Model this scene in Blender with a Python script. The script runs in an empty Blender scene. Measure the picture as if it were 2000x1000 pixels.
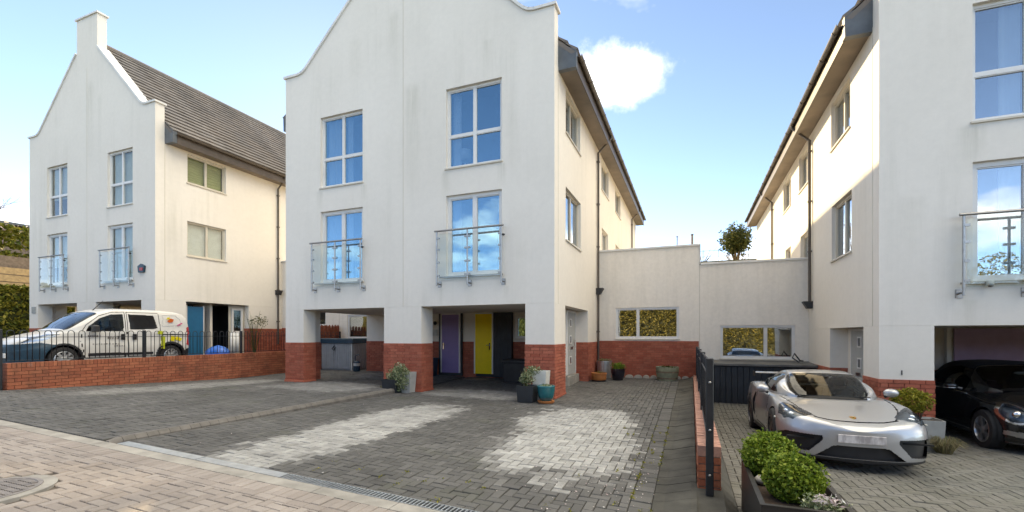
import bpy, bmesh, math, random
import numpy as np
R = math.radians
random.seed(7); rng = np.random.default_rng(7)
SC = bpy.context.scene
COL = SC.collection

# ------------------------------------------------------------------ camera
cam_d = bpy.data.cameras.new('camera'); cam = bpy.data.objects.new('camera', cam_d); COL.objects.link(cam)
cam_d.sensor_width = 36.0; cam_d.lens = 885 / 2000 * 36.0; cam_d.shift_y = 0.0775
cam_d.clip_start = 0.05; cam_d.clip_end = 3000
cam.location = (0, 0, 0); cam.rotation_euler = (R(90), 0, math.atan(350 / 885))
SC.camera = cam

# ------------------------------------------------------------------ sky, sun, exposure
LIGHT = (1.0, -1.1, -0.76)                                   # direction the sunlight travels
SUN_EL = math.atan2(0.76, math.hypot(1, 1.1))
SUN_AZ = math.atan2(-1.0, 1.1)                               # from +Y, clockwise positive
world = bpy.data.worlds.new('World'); SC.world = world; world.use_nodes = True
FILL_CLOUD_SEED, FILL_CLOUD_SCALE, FILL_CLOUD_T = 15.5, 0.55, 0.50
def build_world():
    nt = world.node_tree; N = nt.nodes; L = nt.links; N.clear()
    out = N.new('ShaderNodeOutputWorld'); bg = N.new('ShaderNodeBackground')
    sky = N.new('ShaderNodeTexSky'); sky.sky_type = 'NISHITA'; sky.sun_disc = False
    sky.sun_elevation = SUN_EL; sky.sun_rotation = SUN_AZ
    sky.air_density = 0.34; sky.dust_density = 0.012; sky.ozone_density = 1.0; sky.altitude = 50
    bg.inputs['Strength'].default_value = 0.135
    tc = N.new('ShaderNodeTexCoord')
    def vm(op, a, b=None):
        n = N.new('ShaderNodeVectorMath'); n.operation = op
        for i, v in enumerate((a, b)):
            if v is None: continue
            if isinstance(v, tuple): n.inputs[i].default_value = v
            else: L.new(v, n.inputs[i])
        return n.outputs['Value'] if op in ('DOT_PRODUCT', 'LENGTH') else n.outputs['Vector']
    def mm(op, a, b=None, c=None, clamp=False):
        n = N.new('ShaderNodeMath'); n.operation = op; n.use_clamp = clamp
        for i, v in enumerate((a, b, c)):
            if v is None: continue
            if isinstance(v, (int, float)): n.inputs[i].default_value = v
            else: L.new(v, n.inputs[i])
        return n.outputs[0]
    d = tc.outputs['Generated']
    def noise(vec, scale, det=5, rough=0.55):
        n = N.new('ShaderNodeTexNoise'); n.inputs['Scale'].default_value = scale
        n.inputs['Detail'].default_value = det; n.inputs['Roughness'].default_value = rough
        L.new(vec, n.inputs['Vector']); return n.outputs['Fac']
    # cumulus cloud over the gap between the houses and a second wisp, in sky directions
    def cloud(az, el, sx, sy, dens):
        ca, sa, ce, se = math.cos(az), math.sin(az), math.cos(el), math.sin(el)
        c = (sa * ce, ca * ce, se); r = (ca, -sa, 0.0); u = (-sa * se, -ca * se, ce)
        dc = vm('DOT_PRODUCT', d, c)
        a = mm('DIVIDE', vm('DOT_PRODUCT', d, r), dc); b = mm('DIVIDE', vm('DOT_PRODUCT', d, u), dc)
        a = mm('DIVIDE', a, sx); b = mm('DIVIDE', b, sy)
        q = mm('SQRT', mm('ADD', mm('MULTIPLY', a, a), mm('MULTIPLY', b, b)))
        nz = noise(d, 14, 7, 0.6)
        q = mm('ADD', q, mm('MULTIPLY', mm('SUBTRACT', nz, 0.5), 1.5))
        m = mm('MULTIPLY', mm('SUBTRACT', 1.0, q), 1.0, clamp=True)
        m = mm('MULTIPLY', mm('MULTIPLY', m, m), mm('SUBTRACT', 3.0, mm('MULTIPLY', m, 2.0)))
        m = mm('MULTIPLY', m, mm('GREATER_THAN', dc, 0.3))
        return mm('MULTIPLY', m, dens)
    m1 = cloud(-0.165, 0.51, 0.125, 0.066, 0.95)
    m2 = cloud(-1.08, 0.40, 0.035, 0.02, 0.35)
    m3 = cloud(-1.32, 0.13, 0.25, 0.06, 0.6)
    # added flat cloud layer, mostly out of view overhead, brightened as fill light
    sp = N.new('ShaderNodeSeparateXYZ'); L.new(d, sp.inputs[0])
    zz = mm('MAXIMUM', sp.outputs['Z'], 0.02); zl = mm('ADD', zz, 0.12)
    cb = N.new('ShaderNodeCombineXYZ'); L.new(mm('DIVIDE', sp.outputs['X'], zl), cb.inputs[0]); L.new(mm('DIVIDE', sp.outputs['Y'], zl), cb.inputs[1]); cb.inputs[2].default_value = FILL_CLOUD_SEED
    fld = noise(cb.outputs[0], FILL_CLOUD_SCALE, 7, 0.55)
    fm = mm('MULTIPLY', mm('SUBTRACT', fld, FILL_CLOUD_T), 7.0, clamp=True)
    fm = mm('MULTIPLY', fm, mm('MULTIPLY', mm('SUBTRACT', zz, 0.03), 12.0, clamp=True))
    m = m1
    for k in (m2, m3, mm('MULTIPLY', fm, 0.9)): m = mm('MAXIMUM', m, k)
    mix = N.new('ShaderNodeMix'); mix.data_type = 'RGBA'
    L.new(m, mix.inputs['Factor']); L.new(sky.outputs['Color'], mix.inputs['A'])
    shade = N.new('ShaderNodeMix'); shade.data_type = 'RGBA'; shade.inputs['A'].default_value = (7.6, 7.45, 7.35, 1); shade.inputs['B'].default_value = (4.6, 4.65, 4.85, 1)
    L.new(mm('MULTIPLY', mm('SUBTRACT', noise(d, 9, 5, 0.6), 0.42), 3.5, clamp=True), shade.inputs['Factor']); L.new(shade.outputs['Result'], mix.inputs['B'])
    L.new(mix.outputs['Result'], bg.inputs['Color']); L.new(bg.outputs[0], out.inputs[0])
build_world()
sun_d = bpy.data.lights.new('sun', 'SUN'); sun = bpy.data.objects.new('sun', sun_d); COL.objects.link(sun)
sun_d.energy = 2.3; sun_d.angle = R(0.5); sun_d.color = (1.0, 0.83, 0.58)
from mathutils import Vector, Matrix
sun.rotation_euler = Vector(LIGHT).to_track_quat('-Z', 'Y').to_euler()
sun.location = (-20, 22, 30)
SC.view_settings.view_transform = 'Standard'; SC.view_settings.look = 'None'
SC.view_settings.gamma = 1.0; SC.view_settings.exposure = 2.2
SC.view_settings.use_white_balance = True; SC.view_settings.white_balance_temperature = 8150; SC.view_settings.white_balance_tint = 5
SC.cycles.max_bounces = 8; SC.cycles.diffuse_bounces = 4; SC.cycles.transparent_max_bounces = 12
SC.cycles.caustics_reflective = False; SC.cycles.caustics_refractive = False
SC.cycles.use_denoising = True
SC.cycles.sample_clamp_indirect = 6.0

# ------------------------------------------------------------------ helpers
ORG = {}
def tag(o, label=None, cat=None, group=None, kind=None):
    if label: o['label'] = label
    if cat: o['category'] = cat
    if group: o['group'] = group
    if kind: o['kind'] = kind
    return o
def thing(name, label, cat, loc, group=None):
    o = bpy.data.objects.new(name, None); o.empty_display_size = 0.2; COL.objects.link(o)
    o.location = loc; ORG[o] = Vector(loc)
    return tag(o, label, cat, group)
def link(name, me, parent=None, loc=None):
    o = bpy.data.objects.new(name, me); COL.objects.link(o)
    if parent is not None:
        o.parent = parent; ORG[o] = ORG[parent]
    else: ORG[o] = Vector((0, 0, 0))
    if loc is not None: o.location = Vector(loc) - (ORG[parent] if parent is not None else Vector((0, 0, 0)))
    return o
class MB:
    def __init__(s): s.v = []; s.f = []; s.sm = False
    def add(s, vs, fs):
        b = len(s.v); s.v.extend(vs); s.f.extend([tuple(b + i for i in f) for f in fs]); return s
    def box(s, x0, y0, z0, x1, y1, z1, M=None):
        vs = [(x0,y0,z0),(x1,y0,z0),(x1,y1,z0),(x0,y1,z0),(x0,y0,z1),(x1,y0,z1),(x1,y1,z1),(x0,y1,z1)]
        if M: vs = [M(*p) for p in vs]
        return s.add(vs, [(0,3,2,1),(4,5,6,7),(0,1,5,4),(1,2,6,5),(2,3,7,6),(3,0,4,7)])
    def cbox(s, x0, y0, z0, x1, y1, z1, c=0.01, M=None):
        # box with chamfered vertical and top edges
        def ring(i, z): return [(x0+i+c,y0+i,z),(x1-i-c,y0+i,z),(x1-i,y0+i+c,z),(x1-i,y1-i-c,z),(x1-i-c,y1-i,z),(x0+i+c,y1-i,z),(x0+i,y1-i-c,z),(x0+i,y0+i+c,z)]
        vs = ring(0, z0) + ring(0, z1 - c) + ring(c, z1)
        if M: vs = [M(*p) for p in vs]
        fs = [tuple(range(7, -1, -1)), tuple(range(16, 24))]
        for r in (0, 8):
            for k in range(8): fs.append((r + k, r + (k + 1) % 8, r + 8 + (k + 1) % 8, r + 8 + k))
        return s.add(vs, fs)
    def quad(s, a, b, c, d): return s.add([a, b, c, d], [(0, 1, 2, 3)])
    def poly(s, pts): return s.add(list(pts), [tuple(range(len(pts)))])
    def prism(s, pts, off):
        n = len(pts); ox, oy, oz = off
        vs = list(pts) + [(p[0] + ox, p[1] + oy, p[2] + oz) for p in pts]
        fs = [tuple(range(n)), tuple(range(2 * n - 1, n - 1, -1))]
        for k in range(n): fs.append((k, n + k, n + (k + 1) % n, (k + 1) % n))
        return s.add(vs, fs)
    def tube(s, path, r, n=8, cap=True, flat=None):
        P = [Vector(p) for p in path]; rings = []; m = len(P); up = None
        for i, p in enumerate(P):
            t = (P[min(i + 1, m - 1)] - P[max(i - 1, 0)]).normalized()
            if up is None:
                up = Vector((0, 0, 1)) if abs(t.z) < 0.9 else Vector((1, 0, 0))
            a = t.cross(up)
            if a.length < 1e-4: a = t.cross(Vector((0.3, 1, 0.2)))
            a.normalize(); b = a.cross(t).normalized(); up = b
            rr = r[i] if isinstance(r, (list, tuple)) else r
            rings.append([tuple(p + a * (math.cos(2 * math.pi * k / n) * rr) + b * (math.sin(2 * math.pi * k / n) * rr)) for k in range(n)])
        vs = [q for rg in rings for q in rg]; fs = []
        for i in range(m - 1):
            for k in range(n): fs.append((i * n + k, i * n + (k + 1) % n, (i + 1) * n + (k + 1) % n, (i + 1) * n + k))
        if cap: fs.append(tuple(range(n - 1, -1, -1))); fs.append(tuple((m - 1) * n + k for k in range(n)))
        return s.add(vs, fs)
    def lathe(s, prof, c, n=24, axis='z', sx=1, sy=1):
        vs = []; fs = []; m = len(prof)
        for (r, h) in prof:
            for k in range(n):
                a = 2 * math.pi * k / n; u, v = r * math.cos(a) * sx, r * math.sin(a) * sy
                vs.append((c[0] + u, c[1] + v, c[2] + h) if axis == 'z' else (c[0] + h, c[1] + u, c[2] + v) if axis == 'x' else (c[0] + u, c[1] + h, c[2] + v))
        for i in range(m - 1):
            for k in range(n): fs.append((i * n + k, i * n + (k + 1) % n, (i + 1) * n + (k + 1) % n, (i + 1) * n + k))
        if prof[0][0] > 1e-4: fs.append(tuple(range(n - 1, -1, -1)))
        if prof[-1][0] > 1e-4: fs.append(tuple((m - 1) * n + k for k in range(n)))
        return s.add(vs, fs)
    def build(s, name, mat, parent=None, smooth=False, loc=None, label=None, kind=None):
        me = bpy.data.meshes.new(name)
        o0 = ORG[parent] if parent is not None else Vector(loc) if loc is not None else Vector((0, 0, 0))
        ox, oy, oz = o0
        me.from_pydata([(x - ox, y - oy, z - oz) for x, y, z in s.v], [], s.f)
        me.materials.append(MAT[mat])
        if smooth:
            me.polygons.foreach_set('use_smooth', [True] * len(me.polygons))
            if smooth != True: me.set_sharp_from_angle(angle=R(smooth))
        me.update()
        o = link(name, me, parent)
        if parent is None and loc is not None: o.location = loc; ORG[o] = Vector(loc)
        return tag(o, label, kind=kind)
def npmesh(name, V, F, mat, parent=None, smooth=False):
    me = bpy.data.meshes.new(name); V = np.asarray(V, dtype=np.float32); F = np.asarray(F, dtype=np.int32)
    if parent is not None: V = V - np.array(ORG[parent], dtype=np.float32)
    k = F.shape[1]
    me.vertices.add(len(V)); me.vertices.foreach_set('co', V.ravel())
    me.loops.add(F.size); me.loops.foreach_set('vertex_index', F.ravel())
    me.polygons.add(len(F)); me.polygons.foreach_set('loop_start', np.arange(0, F.size, k, dtype=np.int32))
    me.polygons.foreach_set('loop_total', np.full(len(F), k, dtype=np.int32))
    me.polygons.foreach_set('use_smooth', np.full(len(F), bool(smooth)))
    me.materials.append(MAT[mat]); me.update(calc_edges=True); me.validate()
    return link(name, me, parent)

# ------------------------------------------------------------------ materials
MAT = {}
class NB:
    def __init__(s, name):
        s.m = bpy.data.materials.new(name); s.m.use_nodes = True; s.nt = s.m.node_tree; s.N = s.nt.nodes; s.L = s.nt.links
        s.b = s.N['Principled BSDF']; MAT[name] = s.m
    def n(s, t, **kw):
        x = s.N.new(t)
        for k, v in kw.items(): setattr(x, k, v)
        return x
    def setin(s, node, key, v):
        if isinstance(v, (int, float, tuple, list)): node.inputs[key].default_value = v
        else: s.L.new(v, node.inputs[key])
    def pos(s, scale=(1, 1, 1)):
        g = s.n('ShaderNodeNewGeometry'); mp = s.n('ShaderNodeMapping'); mp.inputs['Scale'].default_value = scale
        s.L.new(g.outputs['Position'], mp.inputs['Vector']); return mp.outputs['Vector']
    def noise(s, scale, det=4, rough=0.55, vec=None):
        x = s.n('ShaderNodeTexNoise'); x.inputs['Scale'].default_value = scale; x.inputs['Detail'].default_value = det; x.inputs['Roughness'].default_value = rough
        s.L.new(vec if vec is not None else s.pos(), x.inputs['Vector']); return x.outputs['Fac']
    def ramp(s, fac, stops, interp='LINEAR'):
        x = s.n('ShaderNodeValToRGB'); x.color_ramp.interpolation = interp; e = x.color_ramp.elements
        while len(e) < len(stops): e.new(0.5)
        for k, (p, c) in enumerate(stops):
            e[k].position = p; e[k].color = (*c, 1) if isinstance(c, (tuple, list)) else (c, c, c, 1)
        s.L.new(fac, x.inputs['Fac']); return x.outputs['Color']
    def mix(s, fac, a, b, mode='MIX'):
        x = s.n('ShaderNodeMix', data_type='RGBA', blend_type=mode)
        for k, v in (('Factor', fac), ('A', a), ('B', b)):
            if isinstance(v, (tuple, list)): v = (*v, 1) if len(v) == 3 else v
            s.setin(x, k, v)
        return x.outputs['Result']
    def math(s, op, a, b=0.0, clamp=False):
        x = s.n('ShaderNodeMath', operation=op); x.use_clamp = clamp
        s.setin(x, 0, a); s.setin(x, 1, b); return x.outputs[0]
    def bump(s, h, strength=0.3, dist=0.01):
        x = s.n('ShaderNodeBump'); x.inputs['Strength'].default_value = strength; x.inputs['Distance'].default_value = dist
        s.L.new(h, x.inputs['Height']); s.L.new(x.outputs['Normal'], s.b.inputs['Normal'])
    def fin(s, col, rough=0.6, metal=0.0, **kw):
        s.setin(s.b, 'Base Color', (*col, 1) if isinstance(col, (tuple, list)) and len(col) == 3 else col)
        s.setin(s.b, 'Roughness', rough); s.setin(s.b, 'Metallic', metal)
        for k, v in kw.items(): s.setin(s.b, k.replace('_', ' '), v)
        return s.m
def simple(name, col, rough=0.6, metal=0.0, var=0.12, nscale=6.0, bump=0.0, bscale=60.0, **kw):
    b = NB(name); c = (*col, 1)
    dark = tuple(x * (1 - var) for x in col); lite = tuple(min(1, x * (1 + var)) for x in col)
    colr = b.ramp(b.noise(nscale, 6), [(0.3, dark), (0.7, lite)])
    if bump: b.bump(b.noise(bscale, 4), bump, 0.004)
    return b.fin(colr, rough, metal, **kw)

STAINS = [(-6.75, 6.6, 3.4, 0.28, 0.55), (-7.3, 8.6, 2.6, 0.2, 0.35), (-5.74, 4.14, 0.9, 0.16, 0.55), (-4.22, 4.14, 0.6, 0.14, 0.55), (-9.85, 4.12, 0.7, 0.14, 0.4), (-8.3, 4.12, 0.5, 0.12, 0.4), (-10.0, 1.2, 0.5, 0.1, 0.4), (-5.9, 1.2, 0.6, 0.12, 0.45), (-4.1, 1.2, 0.5, 0.1, 0.4), (4.42, 3.58, 0.9, 0.22, 0.6), (4.4, 0.62, 0.6, 0.12, 0.4), (3.6, 2.5, 2.4, 0.25, 0.25), (-21.0, 9.6, 4.0, 0.3, 0.4), (-20.4, 9.0, 3.0, 0.15, 0.3), (-19.9, 4.65, 0.8, 0.14, 0.4), (-22.4, 4.65, 0.7, 0.12, 0.4), (-8.6, 8.2, 1.8, 0.25, 0.25), (-4.6, 7.2, 0.9, 0.2, 0.3)]
def mat_render():
    b = NB('render_wall')
    base = b.ramp(b.noise(0.35, 5), [(0.3, (0.76, 0.715, 0.645)), (0.7, (0.82, 0.775, 0.705))])
    streak = b.noise(1.0, 7, 0.7, b.pos((1.7, 1.7, 0.09)))
    st = b.ramp(streak, [(0.48, 0.0), (0.74, 1.0)])
    patch = b.ramp(b.noise(0.4, 4, 0.55), [(0.42, 0.0), (0.68, 1.0)])
    f = b.math('MULTIPLY', b.math('MULTIPLY', st, patch), 0.42)
    c = b.mix(f, base, (0.43, 0.41, 0.33))
    ge = b.n('ShaderNodeNewGeometry'); sp = b.n('ShaderNodeSeparateXYZ'); b.L.new(ge.outputs['Position'], sp.inputs[0])
    fs = b.noise(1.0, 5, 0.7, b.pos((14, 14, 0.9))); tot = None
    for (sx, zt, ln, wd, st_) in STAINS:                      # run-off marks: x, top, length, half-width, strength
        u = b.math('DIVIDE', b.math('SUBTRACT', sp.outputs['X'], sx), wd); g_ = b.math('SUBTRACT', 1.0, b.math('MULTIPLY', u, u), True)
        v = b.math('DIVIDE', b.math('SUBTRACT', zt, sp.outputs['Z']), ln); h_ = b.math('MULTIPLY', b.math('SUBTRACT', 1.0, v, True), b.math('MULTIPLY', v, 14.0, True))
        q = b.math('MULTIPLY', b.math('MULTIPLY', g_, h_), st_); tot = q if tot is None else b.math('MAXIMUM', tot, q)
    tot = b.math('MULTIPLY', tot, b.ramp(fs, [(0.3, 0.1), (0.65, 0.7)])); tot = b.math('MULTIPLY', tot, b.math('LESS_THAN', sp.outputs['Y'], 10.05))
    c = b.mix(tot, c, (0.36, 0.345, 0.25))
    spk = b.ramp(b.noise(7, 8, 0.7), [(0.3, 0.965), (0.7, 1.025)])
    c = b.mix(1.0, c, spk, 'MULTIPLY')
    h = b.noise(170, 3, 0.7); b.bump(h, 0.09, 0.004)
    b.fin(c, 0.9)
mat_render()
def mat_link():
    b = NB('render_weathered')
    base = b.ramp(b.noise(0.5, 5), [(0.3, (0.84, 0.775, 0.685)), (0.7, (0.89, 0.83, 0.745))])
    st = b.ramp(b.noise(1.0, 7, 0.68, b.pos((2.2, 2.2, 0.22))), [(0.42, 0.0), (0.75, 1.0)])
    g = b.n('ShaderNodeNewGeometry'); sp = b.n('ShaderNodeSeparateXYZ'); b.L.new(g.outputs['Position'], sp.inputs[0])
    f = b.math('MULTIPLY', st, 0.3)
    c = b.mix(f, base, (0.46, 0.42, 0.34))
    c = b.mix(1.0, c, b.ramp(b.noise(9, 8, 0.7), [(0.33, 0.94), (0.67, 1.03)]), 'MULTIPLY')
    b.bump(b.noise(150, 3, 0.7), 0.08, 0.004); b.fin(c, 0.92)
mat_link()
def mat_brick(name, a, bcol, dirt):
    b = NB(name); oi = b.n('ShaderNodeObjectInfo'); ge = b.n('ShaderNodeNewGeometry')
    rnd = b.math('FRACT', b.math('ADD', oi.outputs['Random'], ge.outputs['Random Per Island']))
    c = b.mix(rnd, a, bcol)
    c = b.mix(b.ramp(b.noise(3.0, 6, 0.65), [(0.45, 0.0), (0.8, dirt)]), c, (0.11, 0.055, 0.035))
    c = b.mix(1.0, c, b.ramp(b.noise(30, 5, 0.7), [(0.3, 0.8), (0.7, 1.15)]), 'MULTIPLY')
    eff = b.ramp(b.noise(2.2, 6, 0.7, b.pos((1, 1, 0.6))), [(0.66, 0.0), (0.76, 0.35)])
    c = b.mix(eff, c, (0.6, 0.5, 0.45))
    b.bump(b.noise(90, 4), 0.4, 0.004); b.fin(c, 0.85)
mat_brick('brick', (0.35, 0.085, 0.05), (0.47, 0.14, 0.085), 0.4)
mat_brick('brick_wall', (0.33, 0.095, 0.05), (0.46, 0.155, 0.08), 0.8)
mat_brick('brick_pink', (0.40, 0.20, 0.15), (0.50, 0.27, 0.21), 0.5)
simple('mortar', (0.25, 0.095, 0.06), 0.95, var=0.25, nscale=14, bump=0.3)
simple('mortar_dark', (0.10, 0.05, 0.03), 0.95, var=0.3, nscale=10, bump=0.3)
simple('mortar_grey', (0.30, 0.25, 0.21), 0.95, var=0.25, nscale=14, bump=0.3)
def mat_paver(name, ca, cb, patches, pcol, moss=0.0, rough=0.8):
    b = NB(name); oi = b.n('ShaderNodeObjectInfo'); ge = b.n('ShaderNodeNewGeometry')
    rnd = b.math('FRACT', b.math('ADD', oi.outputs['Random'], ge.outputs['Random Per Island']))
    c = b.mix(rnd, ca, cb)
    c = b.mix(1.0, c, b.ramp(b.noise(0.8, 6, 0.6), [(0.3, 0.72), (0.7, 1.2)]), 'MULTIPLY')
    if patches:
        at = b.n('ShaderNodeAttribute'); at.attribute_name = 'piece'; sa = b.n('ShaderNodeSeparateXYZ'); b.L.new(at.outputs['Vector'], sa.inputs[0])
        cen = b.n('ShaderNodeMix', data_type='VECTOR'); b.L.new(sa.outputs['Z'], cen.inputs['Factor']); b.L.new(oi.outputs['Location'], cen.inputs[4]); b.L.new(at.outputs['Vector'], cen.inputs[5]); cv = cen.outputs[1]
        sp = b.n('ShaderNodeSeparateXYZ'); b.L.new(cv, sp.inputs[0])
        n1 = b.noise(1.5, 5, 0.6, cv); n2 = b.noise(6, 3, 0.5, cv)
        wob = b.math('ADD', b.math('MULTIPLY', b.math('SUBTRACT', n1, 0.5), 1.0), b.math('MULTIPLY', b.math('SUBTRACT', n2, 0.5), 0.35))
        wob = b.math('ADD', wob, b.math('MULTIPLY', b.math('SUBTRACT', rnd, 0.5), 0.16))
        wob = b.math('ADD', wob, b.math('MULTIPLY', b.math('SUBTRACT', b.noise(5, 6, 0.7), 0.5), 0.35))
        tot = None
        for (px, py, ax, ay, ang, st) in patches:
            ca_, sa_ = math.cos(R(ang)), math.sin(R(ang))
            dx = b.math('SUBTRACT', sp.outputs['X'], px); dy = b.math('SUBTRACT', sp.outputs['Y'], py)
            u = b.math('DIVIDE', b.math('ADD', b.math('MULTIPLY', dx, ca_), b.math('MULTIPLY', dy, sa_)), ax)
            v = b.math('DIVIDE', b.math('SUBTRACT', b.math('MULTIPLY', dy, ca_), b.math('MULTIPLY', dx, sa_)), ay)
            q = b.math('POWER', b.math('ADD', b.math('POWER', b.math('ABSOLUTE', u), 3.0), b.math('POWER', b.math('ABSOLUTE', v), 3.0)), 1 / 3.0)
            q = b.math('ADD', q, wob)
            m = b.math('MULTIPLY', b.math('MULTIPLY', b.math('SUBTRACT', 1.0, q), 4.4, True), st)
            tot = m if tot is None else b.math('MAXIMUM', tot, m)
        pc = b.mix(1.0, pcol, b.ramp(b.noise(3, 7, 0.7), [(0.3, 0.68), (0.7, 1.15)]), 'MULTIPLY'); pc = b.mix(1.0, pc, b.ramp(rnd, [(0.0, 0.8), (1.0, 1.12)]), 'MULTIPLY')
        c = b.mix(tot, c, pc)
    if moss:
        mf = b.ramp(b.noise(1.1, 7, 0.7), [(0.55, 0.0), (0.75, moss)])
        c = b.mix(mf, c, (0.075, 0.085, 0.04))
    sp_ = b.ramp(b.noise(240, 3, 0.7), [(0.3, 0.72), (0.7, 1.28)])
    c = b.mix(1.0, c, sp_, 'MULTIPLY')
    b.bump(b.noise(180, 4, 0.7), 0.45, 0.004)
    b.fin(c, rough)
# paler, worn patches where cars stand: x, y, half-lengths, turn, strength
P_MID = [(-1.70, 6.85, 1.05, 2.3, 6, 0.95), (-4.85, 6.1, 0.78, 2.55, -2, 0.85), (-4.9, 10.2, 1.6, 0.8, 0, 0.45)]
P_LEFT = [(-11.9, 7.8, 0.7, 2.6, 0, 0.4), (-9.0, 9.4, 1.6, 1.2, 0, 0.45), (-9.6, 12.3, 1.0, 1.0, 0, 0.3)]
mat_paver('paver_grey', (0.074, 0.073, 0.071), (0.112, 0.110, 0.107), P_MID + P_LEFT, (0.40, 0.40, 0.39), 0.35)
mat_paver('paver_olive', (0.13, 0.128, 0.11), (0.17, 0.165, 0.15), [(4.0, 7.6, 1.4, 0.9, 20, 0.25)], (0.27, 0.28, 0.26), 0.4)
mat_paver('paver_pink', (0.245, 0.212, 0.192), (0.305, 0.27, 0.247), [(-6.2, 2.3, 1.5, 0.6, 20, 0.3)], (0.42, 0.34, 0.27), 0.0)
simple('joint_sand', (0.045, 0.043, 0.038), 1.0, var=0.4, nscale=5, bump=0.4)
simple('joint_sand_pale', (0.10, 0.083, 0.07), 1.0, var=0.4, nscale=5, bump=0.4)
simple('concrete', (0.30, 0.285, 0.26), 0.9, var=0.25, nscale=4, bump=0.5, bscale=120)
simple('concrete_mossy', (0.062, 0.060, 0.052), 0.95, var=0.45, nscale=3, bump=0.5, bscale=60)
simple('kerbstone', (0.145, 0.135, 0.125), 0.9, var=0.25, nscale=5, bump=0.5, bscale=110)
simple('galvanised', (0.55, 0.58, 0.60), 0.38, 0.85, var=0.15, nscale=9)
simple('steel', (0.36, 0.345, 0.33), 0.34, 1.0, var=0.1, nscale=20)
simple('white_frame', (0.74, 0.73, 0.71), 0.35, var=0.05, nscale=3)
simple('cream_frame', (0.60, 0.55, 0.46), 0.4, var=0.06, nscale=3)
simple('coping_white', (0.72, 0.71, 0.68), 0.6, var=0.12, nscale=2.5)
simple('black_metal', (0.018, 0.021, 0.026), 0.4, var=0.3, nscale=12)
simple('dark_plastic', (0.022, 0.022, 0.024), 0.5, var=0.3, nscale=6)
simple('brown_plastic', (0.085, 0.066, 0.052), 0.42, var=0.25, nscale=3)
simple('soffit_brown', (0.19, 0.15, 0.115), 0.55, var=0.2, nscale=2)
simple('lead_grey', (0.10, 0.115, 0.13), 0.45, var=0.2, nscale=4)
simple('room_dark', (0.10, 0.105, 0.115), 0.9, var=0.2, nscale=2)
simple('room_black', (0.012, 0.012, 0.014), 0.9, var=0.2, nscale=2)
simple('curtain', (0.78, 0.78, 0.77), 0.9, var=0.08, nscale=4)
simple('blind', (0.60, 0.58, 0.48), 0.8, var=0.08, nscale=4)
simple('blind_green', (0.52, 0.50, 0.25), 0.8, var=0.08, nscale=4)
simple('door_grey', (0.42, 0.43, 0.42), 0.5, var=0.05)
simple('door_purple', (0.24, 0.17, 0.40), 0.45, var=0.05)
simple('door_yellow', (0.90, 0.66, 0.004), 0.4, var=0.04)
simple('door_blue', (0.012, 0.13, 0.26), 0.4, var=0.06)
simple('door_navy', (0.02, 0.06, 0.10), 0.35, var=0.1)
simple('door_mauve', (0.46, 0.33, 0.52), 0.5, var=0.06)
simple('board_black', (0.022, 0.027, 0.033), 0.55, var=0.3, nscale=4, bump=0.3, bscale=20)
simple('board_top', (0.13, 0.13, 0.125), 0.7, var=0.25, nscale=3)
simple('shed_grey', (0.36, 0.37, 0.38), 0.6, var=0.1, nscale=4)
simple('picket_red', (0.22, 0.06, 0.03), 0.8, var=0.3, nscale=10, bump=0.3)
simple('timber', (0.40, 0.29, 0.16), 0.8, var=0.25, nscale=8, bump=0.3)
simple('timber_grey', (0.18, 0.14, 0.11), 0.85, var=0.3, nscale=8, bump=0.3)
simple('pot_teal', (0.008, 0.13, 0.15), 0.15, var=0.35, nscale=4, Coat_Weight=0.6)
simple('pot_black', (0.025, 0.03, 0.036), 0.4, var=0.2, nscale=5)
simple('pot_gloss', (0.012, 0.010, 0.018), 0.12, var=0.3, nscale=5, Coat_Weight=0.6)
simple('terracotta', (0.42, 0.15, 0.045), 0.75, var=0.2, nscale=8, bump=0.2)
simple('pot_white', (0.60, 0.60, 0.56), 0.7, var=0.15, nscale=6)
simple('pot_grey', (0.36, 0.37, 0.36), 0.8, var=0.12, nscale=6)
simple('barrel', (0.24, 0.25, 0.17), 0.85, var=0.35, nscale=5, bump=0.4, bscale=30)
simple('barrel_rust', (0.20, 0.15, 0.10), 0.8, var=0.35, nscale=6)
simple('soil', (0.05, 0.032, 0.022), 1.0, var=0.4, nscale=20, bump=0.6)
simple('planter_dark', (0.017, 0.015, 0.014), 0.5, var=0.3, nscale=5)
simple('bag_blue', (0.01, 0.13, 0.55), 0.35, var=0.2, nscale=9)
simple('blue_dark', (0.012, 0.045, 0.075), 0.4, var=0.2)
simple('stone_pale', (0.42, 0.38, 0.33), 0.85, var=0.2, nscale=5, bump=0.3)
simple('iron_cover', (0.26, 0.235, 0.22), 0.6, 0.35, var=0.25, nscale=9)
simple('earth', (0.10, 0.10, 0.055), 1.0, var=0.4, nscale=0.6, bump=0.5)
simple('hedge_core', (0.03, 0.04, 0.012), 1.0, var=0.5, nscale=6)
simple('bark', (0.12, 0.085, 0.06), 0.95, var=0.3, nscale=10, bump=0.6, bscale=25)
simple('orange_paint', (0.65, 0.13, 0.02), 0.4); simple('red_paint', (0.42, 0.02, 0.02), 0.35)
simple('white_paint', (0.78, 0.78, 0.76), 0.4, var=0.05); simple('yellow_paint', (0.75, 0.62, 0.02), 0.4)
simple('lime_paint', (0.48, 0.52, 0.03), 0.4); simple('pink_paint', (0.62, 0.12, 0.25), 0.4)
simple('ink_grey', (0.16, 0.14, 0.13), 0.5, var=0.2, nscale=30)
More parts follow.
